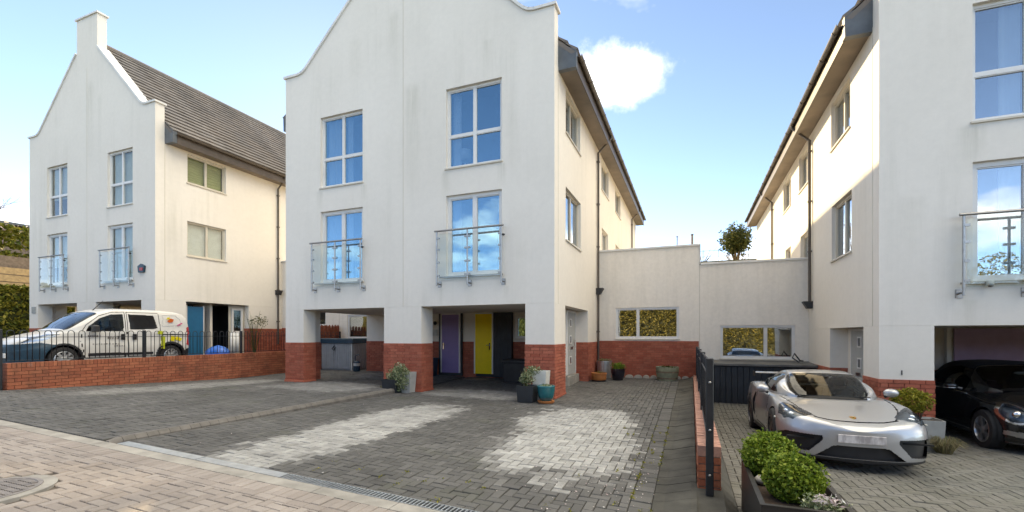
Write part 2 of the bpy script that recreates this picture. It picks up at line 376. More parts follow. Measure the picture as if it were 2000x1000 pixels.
def mat_roof():
    b = NB('roof_tile'); ge = b.n('ShaderNodeNewGeometry')
    c = b.mix(ge.outputs['Random Per Island'], (0.105, 0.096, 0.091), (0.165, 0.152, 0.145))
    c = b.mix(b.ramp(b.noise(0.8, 6, 0.65), [(0.4, 0.0), (0.75, 0.6)]), c, (0.24, 0.20, 0.17))
    c = b.mix(b.ramp(b.noise(9, 4, 0.7), [(0.6, 0.0), (0.75, 0.5)]), c, (0.07, 0.06, 0.05))
    b.bump(b.noise(70, 4), 0.4, 0.006); b.fin(c, 0.8)
mat_roof()
def mat_glass(name, f0, tint, refl=(1, 1, 1), rough=0.0):
    b = NB(name); b.N.remove(b.b); out = b.N['Material Output']
    lw = b.n('ShaderNodeLayerWeight'); lw.inputs['Blend'].default_value = 0.5          # Schlick reflectance
    fr = b.math('ADD', b.math('MULTIPLY', b.math('POWER', lw.outputs['Facing'], 5.0), 1 - f0), f0)
    tr = b.n('ShaderNodeBsdfTransparent'); tr.inputs['Color'].default_value = (*tint, 1)
    gl = b.n('ShaderNodeBsdfGlossy'); gl.inputs['Color'].default_value = (*refl, 1); gl.inputs['Roughness'].default_value = rough
    bp = b.n('ShaderNodeBump'); bp.inputs['Strength'].default_value = 0.25; bp.inputs['Distance'].default_value = 0.01
    b.L.new(b.noise(1.3, 2), bp.inputs['Height']); b.L.new(bp.outputs[0], gl.inputs['Normal'])
    mx = b.n('ShaderNodeMixShader'); b.L.new(fr, mx.inputs[0]); b.L.new(tr.outputs[0], mx.inputs[1]); b.L.new(gl.outputs[0], mx.inputs[2])
    b.L.new(mx.outputs[0], out.inputs['Surface'])
mat_glass('window_glass', 0.36, (0.82, 0.88, 0.92), (0.50, 0.80, 0.97))
mat_glass('link_glass', 0.30, (0.80, 0.86, 0.88), (0.92, 0.96, 1.0))
mat_glass('plain_glass', 0.06, (0.86, 0.90, 0.90))
mat_glass('clear_glass', 0.02, (0.93, 0.96, 0.96))
mat_glass('car_glass', 0.05, (0.27, 0.30, 0.30))
mat_glass('lens_glass', 0.04, (0.86, 0.92, 0.97))
def mat_leaf(name, stops, rough=0.55, trans=0.25):
    b = NB(name); ge = b.n('ShaderNodeNewGeometry')
    c = b.ramp(ge.outputs['Random Per Island'], stops)
    b.fin(c, rough); b.setin(b.b, 'Specular IOR Level', 0.3)
    out = b.N['Material Output']; tl = b.n('ShaderNodeBsdfTranslucent'); b.L.new(c, tl.inputs['Color'])
    mx = b.n('ShaderNodeMixShader'); mx.inputs[0].default_value = trans
    b.L.new(b.b.outputs[0], mx.inputs[1]); b.L.new(tl.outputs[0], mx.inputs[2]); b.L.new(mx.outputs[0], out.inputs['Surface'])
mat_leaf('leaf_box', [(0.0, (0.07, 0.13, 0.012)), (0.5, (0.15, 0.23, 0.02)), (0.85, (0.25, 0.33, 0.035)), (1.0, (0.42, 0.46, 0.09))])
mat_leaf('leaf_gold', [(0.0, (0.10, 0.12, 0.012)), (0.5, (0.22, 0.22, 0.02)), (1.0, (0.38, 0.33, 0.04))])
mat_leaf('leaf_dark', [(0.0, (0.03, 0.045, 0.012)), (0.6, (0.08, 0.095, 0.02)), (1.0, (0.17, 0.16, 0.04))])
mat_leaf('leaf_silver', [(0.0, (0.09, 0.13, 0.06)), (0.5, (0.22, 0.27, 0.13)), (1.0, (0.52, 0.54, 0.38))])
mat_leaf('leaf_hedge', [(0.0, (0.05, 0.075, 0.012)), (0.5, (0.13, 0.15, 0.02)), (1.0, (0.27, 0.25, 0.05))])
mat_leaf('leaf_autumn', [(0.0, (0.12, 0.11, 0.02)), (0.5, (0.30, 0.24, 0.05)), (1.0, (0.45, 0.36, 0.12))])
mat_leaf('grass_dry', [(0.0, (0.20, 0.16, 0.08)), (0.5, (0.32, 0.27, 0.15)), (1.0, (0.25, 0.26, 0.10))])
mat_leaf('petal_white', [(0.0, (0.55, 0.40, 0.42)), (0.6, (0.72, 0.66, 0.64)), (1.0, (0.78, 0.77, 0.74))])
def paint(name, col, metal, rough, coat=1.0):
    b = NB(name)
    fl = b.ramp(b.noise(900, 2), [(0.3, tuple(c * 0.92 for c in col)), (0.7, tuple(min(1, c * 1.08) for c in col))])
    b.fin(fl, rough, metal, Coat_Weight=coat, Coat_Roughness=0.04)
paint('paint_silver', (0.455, 0.465, 0.485), 0.7, 0.38)
paint('paint_black', (0.006, 0.007, 0.009), 0.0, 0.25)
simple('van_white', (0.66, 0.64, 0.60), 0.35, var=0.08, nscale=3, Coat_Weight=0.5)
simple('soft_top', (0.010, 0.012, 0.016), 0.85, var=0.2, nscale=30, bump=0.3, bscale=300)
simple('tyre', (0.022, 0.022, 0.023), 0.8, var=0.2, nscale=20)
simple('rim_dark', (0.09, 0.09, 0.10), 0.3, 0.9); simple('rim_silver', (0.55, 0.55, 0.56), 0.3, 0.9)
simple('hubcap', (0.42, 0.42, 0.42), 0.45, 0.4)
simple('chrome', (0.75, 0.75, 0.76), 0.08, 1.0, var=0.03)
simple('lamp_bowl', (0.07, 0.085, 0.10), 0.3, 0.5)
simple('gold', (0.62, 0.40, 0.10), 0.35, 0.8)
simple('gap_black', (0.006, 0.006, 0.007), 0.7)
simple('seat_black', (0.02, 0.02, 0.022), 0.8)
def mat_plate():
    b = NB('plate_blur')
    c = b.ramp(b.noise(1.0, 2, 0.5, b.pos((16, 1, 7))), [(0.40, (0.66, 0.63, 0.62)), (0.62, (0.36, 0.33, 0.33))])
    b.fin(c, 0.5)
mat_plate()

# ------------------------------------------------------------------ repeated pieces (bricks, pavers)
def unit_mesh(name, V, F, mat):
    me = bpy.data.meshes.new(name); me.from_pydata(V, [], F); me.materials.append(MAT[mat]); me.update(); return me
BOXV = [(-.5,-.5,-.5),(.5,-.5,-.5),(.5,.5,-.5),(-.5,.5,-.5),(-.5,-.5,.5),(.5,-.5,.5),(.5,.5,.5),(-.5,.5,.5)]
BOXF = [(0,3,2,1),(4,5,6,7),(0,1,5,4),(1,2,6,5),(2,3,7,6),(3,0,4,7)]
a_, c_ = .5, .46
PAVV = [(-a_,-a_,-1),(a_,-a_,-1),(a_,a_,-1),(-a_,a_,-1),(-a_,-a_,-.12),(a_,-a_,-.12),(a_,a_,-.12),(-a_,a_,-.12),(-.475,-.45,0),(.475,-.45,0),(.475,.45,0),(-.475,.45,0)]
PAVF = [(8,9,10,11),(0,1,5,4),(1,2,6,5),(2,3,7,6),(3,0,4,7),(4,5,9,8),(5,6,10,9),(6,7,11,10),(7,4,8,11)]
def lay(parent, name, items, mat, limit=300, kind='box', stuff='rest_of_bricks', score=None):
    """items: (cx,cy,cz, sx,sy,sz, rz, dzdx, dzdy); nearest become single objects, the rest one mesh"""
    V, F = (BOXV, BOXF) if kind == 'box' else (PAVV, PAVF)
    me = unit_mesh(name, V, F, mat)
    def key(t):
        d = math.sqrt(t[0] ** 2 + t[1] ** 2 + t[2] ** 2)
        f = -math.sin(math.atan(350/885)) * t[0] + math.cos(math.atan(350/885)) * t[1]
        r = math.cos(math.atan(350/885)) * t[0] + math.sin(math.atan(350/885)) * t[1]
        off = 0
        if f < 0.3 or abs(r / f) > 1.16 or t[2] / f < -0.40: off = 1000
        return off + d
    items = sorted(items, key=score or key)
    o0 = ORG[parent]
    for t in items[:limit]:
        o = bpy.data.objects.new(name, me); COL.objects.link(o); o.parent = parent; ORG[o] = o0
        o.location = (t[0] - o0.x, t[1] - o0.y, t[2] - o0.z); o.scale = t[3:6]
        o.rotation_euler = (math.atan(t[8]), -math.atan(t[7]), t[6])
    rest = items[limit:]
    if rest:
        A = np.array(rest); U = np.array(V); n = len(A); k = len(U)
        P = U[None] * A[:, None, 3:6]
        c, s = np.cos(A[:, 6])[:, None], np.sin(A[:, 6])[:, None]
        X = P[..., 0] * c - P[..., 1] * s; Y = P[..., 0] * s + P[..., 1] * c
        Zv = P[..., 2] + P[..., 0] * A[:, 7:8] + P[..., 1] * A[:, 8:9]
        VV = np.stack([X + A[:, 0:1], Y + A[:, 1:2], Zv + A[:, 2:3]], -1).reshape(-1, 3)
        FF = (np.array(F)[None] + (np.arange(n) * k)[:, None, None]).reshape(-1, 4)
        o = npmesh(stuff, VV, FF, mat, parent); o['kind'] = 'stuff'
        if kind == 'pav':
            pa = o.data.attributes.new('piece', 'FLOAT_VECTOR', 'FACE'); c3 = np.repeat(np.stack([A[:, 0], A[:, 1], np.ones(n)], -1), len(F), 0); pa.data.foreach_set('vector', c3.astype(np.float32).ravel())
BW, BH, BJ = 0.215, 0.065, 0.010
def brick_face(axis, fix, out, s0, s1, z0, z1, own0=False, own1=False, proud=0.012, bw=BW):
    """bricks on a vertical face. axis 'x': the face runs along X at Y=fix; 'y': along Y at X=fix. out = +-1 outward side"""
    its = []; k = 0; z = z1
    while z - BH > z0 - 0.03:
        za = max(z - BH, z0); odd = k % 2
        a = s0 - (proud if (own0 and not odd) else -0.0 if not own0 else -0.022)
        e = s1 + (proud if (own1 and odd) else 0.0 if not own1 else -0.022)
        s = a; first = (bw / 2 if odd else bw)
        while s < e - 0.02:
            t = min(s + first, e)
            if e - t < 0.05: t = e
            dp = 0.03; pr = proud + random.uniform(-0.003, 0.003)
            m = fix + out * (pr - dp / 2)
            c = (s + t) / 2
            if axis == 'x': its.append((c, m, (z + za) / 2, t - s, dp, z - za, 0, 0, 0))
            else: its.append((m, c, (z + za) / 2, dp, t - s, z - za, 0, 0, 0))
            s = t + BJ; first = bw
        z -= BH + BJ; k += 1
    return its
def herring(x0, x1, y0, y1, u=0.1, joint=0.008, inside=None):
    out = []
    for i in range(-1, int((x1 - x0) / u) + 2):
        for j in range(-1, int((y1 - y0) / u) + 2):
            v = (i - j) % 4
            if v == 0: r = [x0 + i * u, y0 + j * u, x0 + (i + 2) * u, y0 + (j + 1) * u]
            elif v == 3: r = [x0 + i * u, y0 + j * u, x0 + (i + 1) * u, y0 + (j + 2) * u]
            else: continue
            r = [max(r[0], x0), max(r[1], y0), min(r[2], x1), min(r[3], y1)]
            if r[2] - r[0] < 0.03 or r[3] - r[1] < 0.03: continue
            if inside and not inside((r[0] + r[2]) / 2, (r[1] + r[3]) / 2): continue
            out.append((r[0] + joint / 2, r[1] + joint / 2, r[2] - joint / 2, r[3] - joint / 2))
    return out
def pave(parent, rects, hz, mat, jitter=0.0025, limit=300):
    its = []
    for (a, b, c, d) in rects:
        x, y = (a + c) / 2, (b + d) / 2; e = 0.05
        gx = (hz(x + e, y) - hz(x - e, y)) / (2 * e) + random.gauss(0, 0.011); gy = (hz(x, y + e) - hz(x, y - e)) / (2 * e) + random.gauss(0, 0.011)
        w, h = c - a, d - b
        if w >= h: its.append((x, y, hz(x, y) + random.gauss(0, jitter), w, h, 0.05, 0, gx, gy))
        else: its.append((x, y, hz(x, y) + random.gauss(0, jitter), h, w, 0.05, R(90), gy, -gx))
    # local-frame slopes for turned pieces are given in the piece's own axes for the single objects
    lay(parent, 'paver', its, mat, limit, 'pav', 'far_pavers')

# ------------------------------------------------------------------ ground levels
YE = 3.5
def road_z(x): return -1.38 - 0.0384 * (x + 6.75)
def sm(t): t = max(0.0, min(1.0, t)); return t * t * (3 - 2 * t)
def lin(t): return max(0.0, min(1.0, t))
def z_left(x, y):
    t = lin((y - YE) / 6.5); h = -1.36 + 0.002 * (x + 11)
    z = road_z(x) * (1 - t) + h * t + 0.02 * (1 - t)
    z += 0.05 * lin((y - 10.5) / 3.0); k = lin((x + 9.2) / 2.1) * lin((y - 9.7) / 0.8)
    return z * (1 - k) + z_mid(-7.0, y) * k
def z_mid(x, y):
    t = lin((y - YE) / 6.5)
    return (road_z(x) - 0.02) * (1 - t) - 1.46 * t + 0.09 * lin((y - 10.5) / 4)
def z_right(x, y):
    t = lin((y - YE) / 8.0) ** 1.6
    return (road_z(x) - 0.02) * (1 - t) - 1.95 * t + 0.03 * lin((y - 11.5) / 3)
def z_far(x, y):
    t = lin((y - YE) / 2.5); return road_z(x) * (1 - t) - 0.9 * t
def sheet(name, x0, x1, y0, y1, hz, mat, dz, nx=14, ny=20, parent=None):
    m = MB()
    for j in range(ny + 1):
        for i in range(nx + 1):
            x = x0 + (x1 - x0) * i / nx; y = y0 + (y1 - y0) * j / ny; m.v.append((x, y, hz(x, y) + dz))
    for j in range(ny):
        for i in range(nx):
            a = j * (nx + 1) + i; m.f.append((a, a + 1, a + nx + 2, a + nx + 1))
    o = m.build(name, mat, parent); return o

# ------------------------------------------------------------------ ground, road, drives
g = MB(); S = 900
for (xa, xb, za, zb) in ((-S, -60, 0.2, 0.2), (-60, 60, 0.2, -4.4), (60, S, -4.4, -4.4)):
    g.quad((xa, -S, za), (xb, -S, zb), (xb, S, zb), (xa, S, za))
tag(g.build('ground', 'earth'), kind='structure')
road = sheet('road', -40, 30, -10.6, YE, lambda x, y: road_z(x), 'joint_sand_pale', -0.016); tag(road, kind='structure')
MHX, MHY, MHR = -5.98, 2.02, 0.42
rects = []
s = -14.0
while s < 3.0:                                              # soldier course beside the channel
    rects.append((s, YE - 0.36, s + 0.094, YE - 0.162)); s += 0.1
s = -14.0
while s < 3.0:                                              # stretcher course
    rects.append((s, YE - 0.46, s + 0.194, YE - 0.366)); s += 0.2
rects += herring(-14.0, 3.0, 0.8, YE - 0.463, inside=lambda x, y: (x - MHX) ** 2 + (y - MHY) ** 2 > (MHR + 0.09) ** 2)
pave(road, rects, lambda x, y: road_z(x), 'paver_pink', 0.0015)
# concrete haunching along the channel (the paler edging strip on the left)
m = MB()
for i in range(22):
    xa, xb = -16 + i * 0.9, -16 + (i + 1) * 0.9 - 0.008
    m.add([(xa, YE - 0.155, road_z(xa) - 0.05), (xb, YE - 0.155, road_z(xb) - 0.05), (xb, YE, road_z(xb) - 0.05), (xa, YE, road_z(xa) - 0.05),
           (xa, YE - 0.155, road_z(xa) - 0.002), (xb, YE - 0.155, road_z(xb) - 0.002), (xb, YE, road_z(xb) + 0.003), (xa, YE, road_z(xa) + 0.003)], BOXF)
tag(m.build('edging_strip', 'concrete', road))

DR = {}
def drive(x0, x1, y0, y1, hz, mat, sand, label_kind, extra=None):
    o = sheet('driveway', x0, x1, y0, y1, hz, sand, -0.016); tag(o, kind='structure'); DR[label_kind] = o
    pave(o, herring(x0, x1, y0, y1) if extra is None else extra, hz, mat)
    return o
drive(-13.48, -7.06, YE + 0.0, 15.1, z_left, 'paver_grey', 'joint_sand', 'left')
mid_r = herring(-6.94, -0.55, YE + 0.14, 15.1)
y = YE + 0.14
while y < 15.0:                                             # straight edge course beside the kerb of the wall
    mid_r.append((-0.546, y, -0.352, min(y + 0.144, 15.1))); y += 0.15
drive(-6.94, -0.35, YE + 0.14, 15.1, z_mid, 'paver_grey', 'joint_sand', 'mid', mid_r)
drive(0.42, 9.5, 3.0, 14.6, z_right, 'paver_olive', 'joint_sand', 'right')
drive(-26.0, -13.72, YE, 15.1, z_far, 'paver_grey', 'joint_sand', 'far', herring(-17.0, -13.72, YE, 6.0))
# mossy ramp strip between the wall and the right drive
o = sheet('path', 0.29, 0.42, 1.0, 14.6, lambda x, y: z_right(x, y) + (0.12 * (0.42 - x) / 0.13), 'concrete_mossy', 0.0); tag(o, kind='structure')
# channel drain: sheet-metal covers and slotted grate
dr = thing('channel_drain', 'narrow metal drainage channel across the middle driveway entrance, part slotted grate', 'drain', (-4, YE + 0.07, road_z(-4)))
def slopebox(m, xa, xb, ya, yb, z0, z1, hz=road_z):
    m.add([(xa, ya, hz(xa) + z0), (xb, ya, hz(xb) + z0), (xb, yb, hz(xb) + z0), (xa, yb, hz(xa) + z0),
           (xa, ya, hz(xa) + z1), (xb, ya, hz(xb) + z1), (xb, yb, hz(xb) + z1), (xa, yb, hz(xa) + z1)], BOXF)
m = MB(); slopebox(m, -6.8, 2.0, YE + 0.004, YE + 0.136, -0.12, -0.09); m.build('channel', 'gap_black', dr)
for xa, xb in ((-6.78, -5.32), (-5.30, -4.0)):
    m = MB(); slopebox(m, xa, xb, YE + 0.006, YE + 0.134, -0.03, 0.006); m.build('cover', 'galvanised', dr)
m = MB(); slopebox(m, -3.98, 1.8, YE + 0.004, YE + 0.014, -0.03, 0.006); slopebox(m, -3.98, 1.8, YE + 0.126, YE + 0.136, -0.03, 0.006); m.build('frame', 'galvanised', dr)
me = unit_mesh('slat', BOXV, BOXF, 'galvanised')
x = -3.96; nsl = 0
while x < 0.6:
    o = bpy.data.objects.new('slat', me); COL.objects.link(o); o.parent = dr
    o.location = (x + 4, 0, road_z(x) + 0.0 - road_z(-4)); o.scale = (0.017, 0.112, 0.014); x += 0.042
# manhole
mh = thing('manhole_cover', 'round cast iron manhole cover set in the pink block road', 'manhole', (MHX, MHY, road_z(MHX)))
m = MB(); m.lathe([(MHR, -0.03), (MHR, 0.004), (MHR - 0.035, 0.005), (MHR - 0.04, -0.004), (0, -0.004)], (MHX, MHY, road_z(MHX)), 40); m.build('frame', 'iron_cover', mh)
m = MB(); q = -0.34
while q < 0.35:
    p = -0.34
    while p < 0.35:
        if q * q + p * p < 0.345 ** 2: m.box(MHX + q, MHY + p, road_z(MHX) - 0.004, MHX + q + 0.03, MHY + p + 0.05, road_z(MHX) + 0.006)
        p += 0.065
    q += 0.045
m.build('studs', 'iron_cover', mh)
m = MB(); m.lathe([(MHR + 0.10, -0.04), (MHR + 0.10, -0.002), (MHR + 0.001, -0.001), (MHR + 0.001, -0.04)], (MHX, MHY, road_z(MHX)), 40); m.build('surround', 'concrete', mh)
# kerb between the left and middle drive
kb = thing('kerb', 'low bevelled grey kerb separating the left and middle driveways', 'kerb', (-7, YE, -1.38))
y = YE + 0.02; k = 0
while y < 9.75:
    ln = 0.145; ya, yb = y, y + ln; za, zb = z_left(-7.06, ya), z_left(-7.06, yb)
    h = 0.012 if k > 0 else -0.02; lo = -0.12
    m = MB()
    prof = [(-7.06, lo), (-7.06, h), (-6.985, h), (-6.94, h - 0.05), (-6.94, lo)]
    n = len(prof)
    vs = [(px, ya + 0.003, za + pz) for px, pz in prof] + [(px, yb - 0.003, zb + (pz if k > 0 or pz == lo else pz + 0.03)) for px, pz in prof]
    fs = [tuple(range(n)), tuple(range(2 * n - 1, n - 1, -1))] + [(i, n + i, n + (i + 1) % n, (i + 1) % n) for i in range(n)]
    m.add(vs, fs); m.build('kerbstone', 'kerbstone', kb); y += ln; k += 1
# dark kerb gutter along the right wall
kb = thing('kerb', 'dark mossy concrete kerb running along the foot of the railed brick wall', 'kerb', (-0.2, YE, -1.6))
y = YE + 0.14
while y < 15.0:
    ln = 0.24; m = MB(); za, zb = z_mid(-0.3, y) + random.uniform(-.004, .004), z_mid(-0.3, y + ln) + random.uniform(-.004, .004)
    prof = [(-0.345, -0.1), (-0.345, 0.006), (-0.24, 0.012), (0.0, 0.075), (0.05, 0.078), (0.05, -0.1)]; n = len(prof)
    e = min(y + ln - 0.008, 15.1)
    m.add([(px, y, za + pz) for px, pz in prof] + [(px, e, zb + pz) for px, pz in prof], [tuple(range(n)), tuple(range(2 * n - 1, n - 1, -1))] + [(i, n + i, n + (i + 1) % n, (i + 1) % n) for i in range(n)])
    m.build('kerbstone', 'concrete_mossy', kb); y += ln
# ground under wall ends etc.
m = MB(); m.box(-13.695, YE, -1.6, -13.505, 15.1, -1.2); tag(m.build('wall_footing', 'concrete_mossy'), kind='structure')
m = MB(); m.add([(-0.0, 2.4, -2.4), (0.29, 2.4, -2.4), (0.29, 5.0, -2.4), (-0.0, 5.0, -2.4), (-0.0, 2.4, -1.72), (0.29, 2.4, -1.72), (0.29, 5.0, -1.52), (-0.0, 5.0, -1.52)], BOXF); tag(m.build('wall_footing', 'concrete_mossy'), kind='structure')

# ------------------------------------------------------------------ windows, doors, balconies
def mapper(kind, fix):
    # (s along the wall, d outwards, z)
    if kind == 'front': return lambda s, d, z: (s, fix - d, z)
    if kind == 'right': return lambda s, d, z: (fix + d, s, z)
    if kind == 'left': return lambda s, d, z: (fix - d, s, z)
def window(parent, M, s0, s1, z0, z1, cols, rows, rec=0.10, frame='white_frame', inside='room_dark', curtain=None, sill=True, depth=0.55, name='window', glass='window_glass', fw=0.055, blind=None):
    """cols/rows: fractions of the bars. The frame is the part, panes, sill and curtain are its sub-parts"""
    m = MB(); d0, d1 = -rec - 0.05, -rec + 0.02
    m.box(s0, d0, z0, s0 + fw, d1, z1, M); m.box(s1 - fw, d0, z0, s1, d1, z1, M)
    m.box(s0 + fw, d0, z0, s1 - fw, d1, z0 + fw, M); m.box(s0 + fw, d0, z1 - fw, s1 - fw, d1, z1, M)
    cs = [s0 + fw / 2] + [s0 + (s1 - s0) * c for c in cols] + [s1 - fw / 2]
    rs = [z0 + fw / 2] + [z0 + (z1 - z0) * r for r in rows] + [z1 - fw / 2]
    for c in cs[1:-1]: m.box(c - fw * 0.62, d0 + 0.002, z0 + fw, c + fw * 0.62, d1 - 0.003, z1 - fw, M)
    for r in rs[1:-1]:
        for a, b in zip(cs[:-1], cs[1:]): m.box(a + fw * 0.5, d0 + 0.004, r - fw * 0.62, b - fw * 0.5, d1 - 0.006, r + fw * 0.62, M)
    # casement inner beads
    for a, b in zip(cs[:-1], cs[1:]):
        for p, q in zip(rs[:-1], rs[1:]):
            i, w = fw * 0.5, 0.022
            m.box(a + i, d0 + 0.01, p + i, a + i + w, d1 - 0.018, q - i, M); m.box(b - i - w, d0 + 0.01, p + i, b - i, d1 - 0.018, q - i, M)
            m.box(a + i + w, d0 + 0.01, p + i, b - i - w, d1 - 0.018, p + i + w, M); m.box(a + i + w, d0 + 0.01, q - i - w, b - i - w, d1 - 0.018, q - i, M)
    w = m.build(name, frame, parent)
    for a, b in zip(cs[:-1], cs[1:]):
        for p, q in zip(rs[:-1], rs[1:]):
            k1, k2 = random.uniform(-.005, .005), random.uniform(-.007, .007); Mt = (lambda ss, dd, zz, a=a, b=b, p=p, q=q, k1=k1, k2=k2: M(ss, dd + k1 * ((ss - a) / (b - a) - .5) + k2 * ((zz - p) / (q - p) - .5), zz))
            MB().box(a + fw * 0.5 + 0.01, -rec - 0.024, p + fw * 0.5 + 0.01, b - fw * 0.5 - 0.01, -rec - 0.018, q - fw * 0.5 - 0.01, Mt).build('pane', glass, w)
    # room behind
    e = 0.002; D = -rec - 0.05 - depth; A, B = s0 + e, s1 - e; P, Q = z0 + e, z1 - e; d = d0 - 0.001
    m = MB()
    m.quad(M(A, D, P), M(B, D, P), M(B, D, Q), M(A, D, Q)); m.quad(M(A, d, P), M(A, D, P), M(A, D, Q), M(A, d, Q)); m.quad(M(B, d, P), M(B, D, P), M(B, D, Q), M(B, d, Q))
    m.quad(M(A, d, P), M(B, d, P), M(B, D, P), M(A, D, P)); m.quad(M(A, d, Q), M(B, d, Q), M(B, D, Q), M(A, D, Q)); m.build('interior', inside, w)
    for (ca, cb) in (curtain or []):
        m = MB(); n = 26; sa, sb = s0 + (s1 - s0) * ca, s0 + (s1 - s0) * cb
        for i in range(n + 1):
            t = i / n; ss = sa + (sb - sa) * t; dd = -rec - 0.16 + 0.03 * math.sin(t * (cb - ca) * 40 + ca)
            m.v += [M(ss, dd, z0 + 0.03), M(ss, dd, z1 - 0.03)]
        for i in range(n): m.f.append((2 * i, 2 * i + 2, 2 * i + 3, 2 * i + 1))
        m.build('curtain', 'curtain', w, smooth=True)
    if blind:
        bm, ba, bz0, bz1 = blind; m = MB(); zz = z0 + (z1 - z0) * bz0 + 0.02
        while zz < z0 + (z1 - z0) * bz1 - 0.02:
            m.box(s0 + 0.06, -rec - 0.12, zz, s1 - 0.06, -rec - 0.10, zz + ba * 0.995, M); zz += ba
        m.build('blind', bm, w)
    if sill: MB().box(s0 - 0.03, -rec, z0 - 0.035, s1 + 0.03, 0.035, z0 - 0.002, M).build('sill', 'cream_frame', w)
    return w
def juliet(parent, M, s0, s1, z0, z1):
    """glass balcony guard: three posts, rail, clamps, two glass sheets"""
    m = MB(); m.tube([M(s0 - 0.03, 0.16, z1), M(s1 + 0.03, 0.16, z1)], 0.024, 10); b = m.build('balcony', 'steel', parent, smooth=40)
    sc = (s0 + s1) / 2 - 0.02
    for sx in (s0 + 0.03, sc, s1 - 0.03):
        m = MB(); m.tube([M(sx, 0.15, z1 - 0.01), M(sx, 0.15, z0)], 0.021, 10); m.tube([M(sx, 0.15, z0 + 0.05), M(sx, 0.0, z0 + 0.05)], 0.018, 8)
        m.box(sx - 0.05, 0.0, z0 - 0.03, sx + 0.05, 0.012, z0 + 0.12, M); m.build('post', 'steel', b, smooth=40)
        for zz in (z0 + 0.25, z0 + 0.58, z0 + 0.9, z0 + 1.18):
            for sg in (-1, 1):
                if (sx < sc - 0.1 and sg < 0) or (sx > sc + 0.1 and sg > 0): continue
                m = MB(); m.box(sx + sg * 0.02 - 0.02, 0.125, zz - 0.02, sx + sg * 0.075, 0.175, zz + 0.02, M) if sg > 0 else m.box(sx - 0.075, 0.125, zz - 0.02, sx, 0.175, zz + 0.02, M)
                m.build('clamp', 'steel', b)
    for a, c in ((s0 + 0.075, sc - 0.045), (sc + 0.045, s1 - 0.075)):
        MB().box(a, 0.145, z0 + 0.14, c, 0.155, z1 - 0.07, M).build('glass_panel', 'clear_glass', b)
    MB().box(s0 + 0.03, 0.04, z0 + 0.2, s1 - 0.03, 0.06, z0 + 0.23, M).build('bottom_rail', 'steel', b)
    m = MB(); p = M(s1 + 0.02, 0.13, z1 - 0.22); m.lathe([(0, -0.03), (0.035, -0.01), (0.035, 0.02), (0, 0.03)], p, 12); m.build('fixing', 'dark_plastic', b)
def wall_grid(m, M, s0, s1, z0, z1, holes, extra_s=()):
    ss = sorted(set([s0, s1] + [h[0] for h in holes] + [h[1] for h in holes])); zs = sorted(set([z0, z1] + [h[2] for h in holes] + [h[3] for h in holes]))
    for a, b in zip(ss[:-1], ss[1:]):
        for p, q in zip(zs[:-1], zs[1:]):
            c, r = (a + b) / 2, (p + q) / 2
            if any(h[0] < c < h[1] and h[2] < r < h[3] for h in holes): continue
            m.quad(M(a, 0, p), M(b, 0, p), M(b, 0, q), M(a, 0, q))
    for (a, b, p, q, dep) in holes:
        m.quad(M(a, 0, p), M(a, -dep, p), M(a, -dep, q), M(a, 0, q)); m.quad(M(b, 0, p), M(b, -dep, p), M(b, -dep, q), M(b, 0, q))
        m.quad(M(a, 0, p), M(b, 0, p), M(b, -dep, p), M(a, -dep, p)); m.quad(M(a, 0, q), M(b, 0, q), M(b, -dep, q), M(a, -dep, q))
def panel_door(parent, M, s0, s1, z0, z1, mat, d=0.0, frame='white_frame', handle=None, squares=None, slot=False, name='door'):
    m = MB(); m.box(s0, d - 0.02, z0, s1, d + 0.02, z1, M); o = m.build(name, mat, parent)
    if frame:
        m = MB(); f = 0.045
        m.box(s0 - f, d - 0.03, z0, s0 - 0.002, d + 0.03, z1 + f, M); m.box(s1 + 0.002, d - 0.03, z0, s1 + f, d + 0.03, z1 + f, M); m.box(s0 - 0.002, d - 0.03, z1 + 0.002, s1 + 0.002, d + 0.03, z1 + f, M); m.build('door_frame', frame, o)
    if handle:
        hs, hz_, sg = handle; m = MB(); m.box(hs - 0.02, d + 0.02, hz_ - 0.11, hs + 0.02, d + 0.03, hz_ + 0.11, M); m.tube([M(hs, d + 0.03, hz_ + 0.04), M(hs, d + 0.06, hz_ + 0.04), M(hs + sg * 0.11, d + 0.06, hz_ + 0.04)], 0.011, 6); m.build('handle', 'chrome', o)
    for (cs, cz, hs) in squares or []:
        m = MB(); t = 0.03
        m.box(cs - hs, d + 0.02, cz - hs, cs + hs, d + 0.035, cz - hs + t, M); m.box(cs - hs, d + 0.02, cz + hs - t, cs + hs, d + 0.035, cz + hs, M); m.box(cs - hs, d + 0.02, cz - hs + t, cs - hs + t, d + 0.035, cz + hs - t, M); m.box(cs + hs - t, d + 0.02, cz - hs + t, cs + hs, d + 0.035, cz + hs - t, M)
        q = m.build('glazing_frame', 'white_frame', o)
        MB().box(cs - hs + t, d + 0.02, cz - hs + t, cs + hs - t, d + 0.026, cz + hs - t, M).build('glazing', 'pot_gloss', o)
    if slot:
        m = MB(); m.box((s0 + s1) / 2 - 0.14, d + 0.02, z0 + slot, (s0 + s1) / 2 + 0.14, d + 0.034, z0 + slot + 0.07, M); m.build('letter_slot', 'steel', o)
    return o

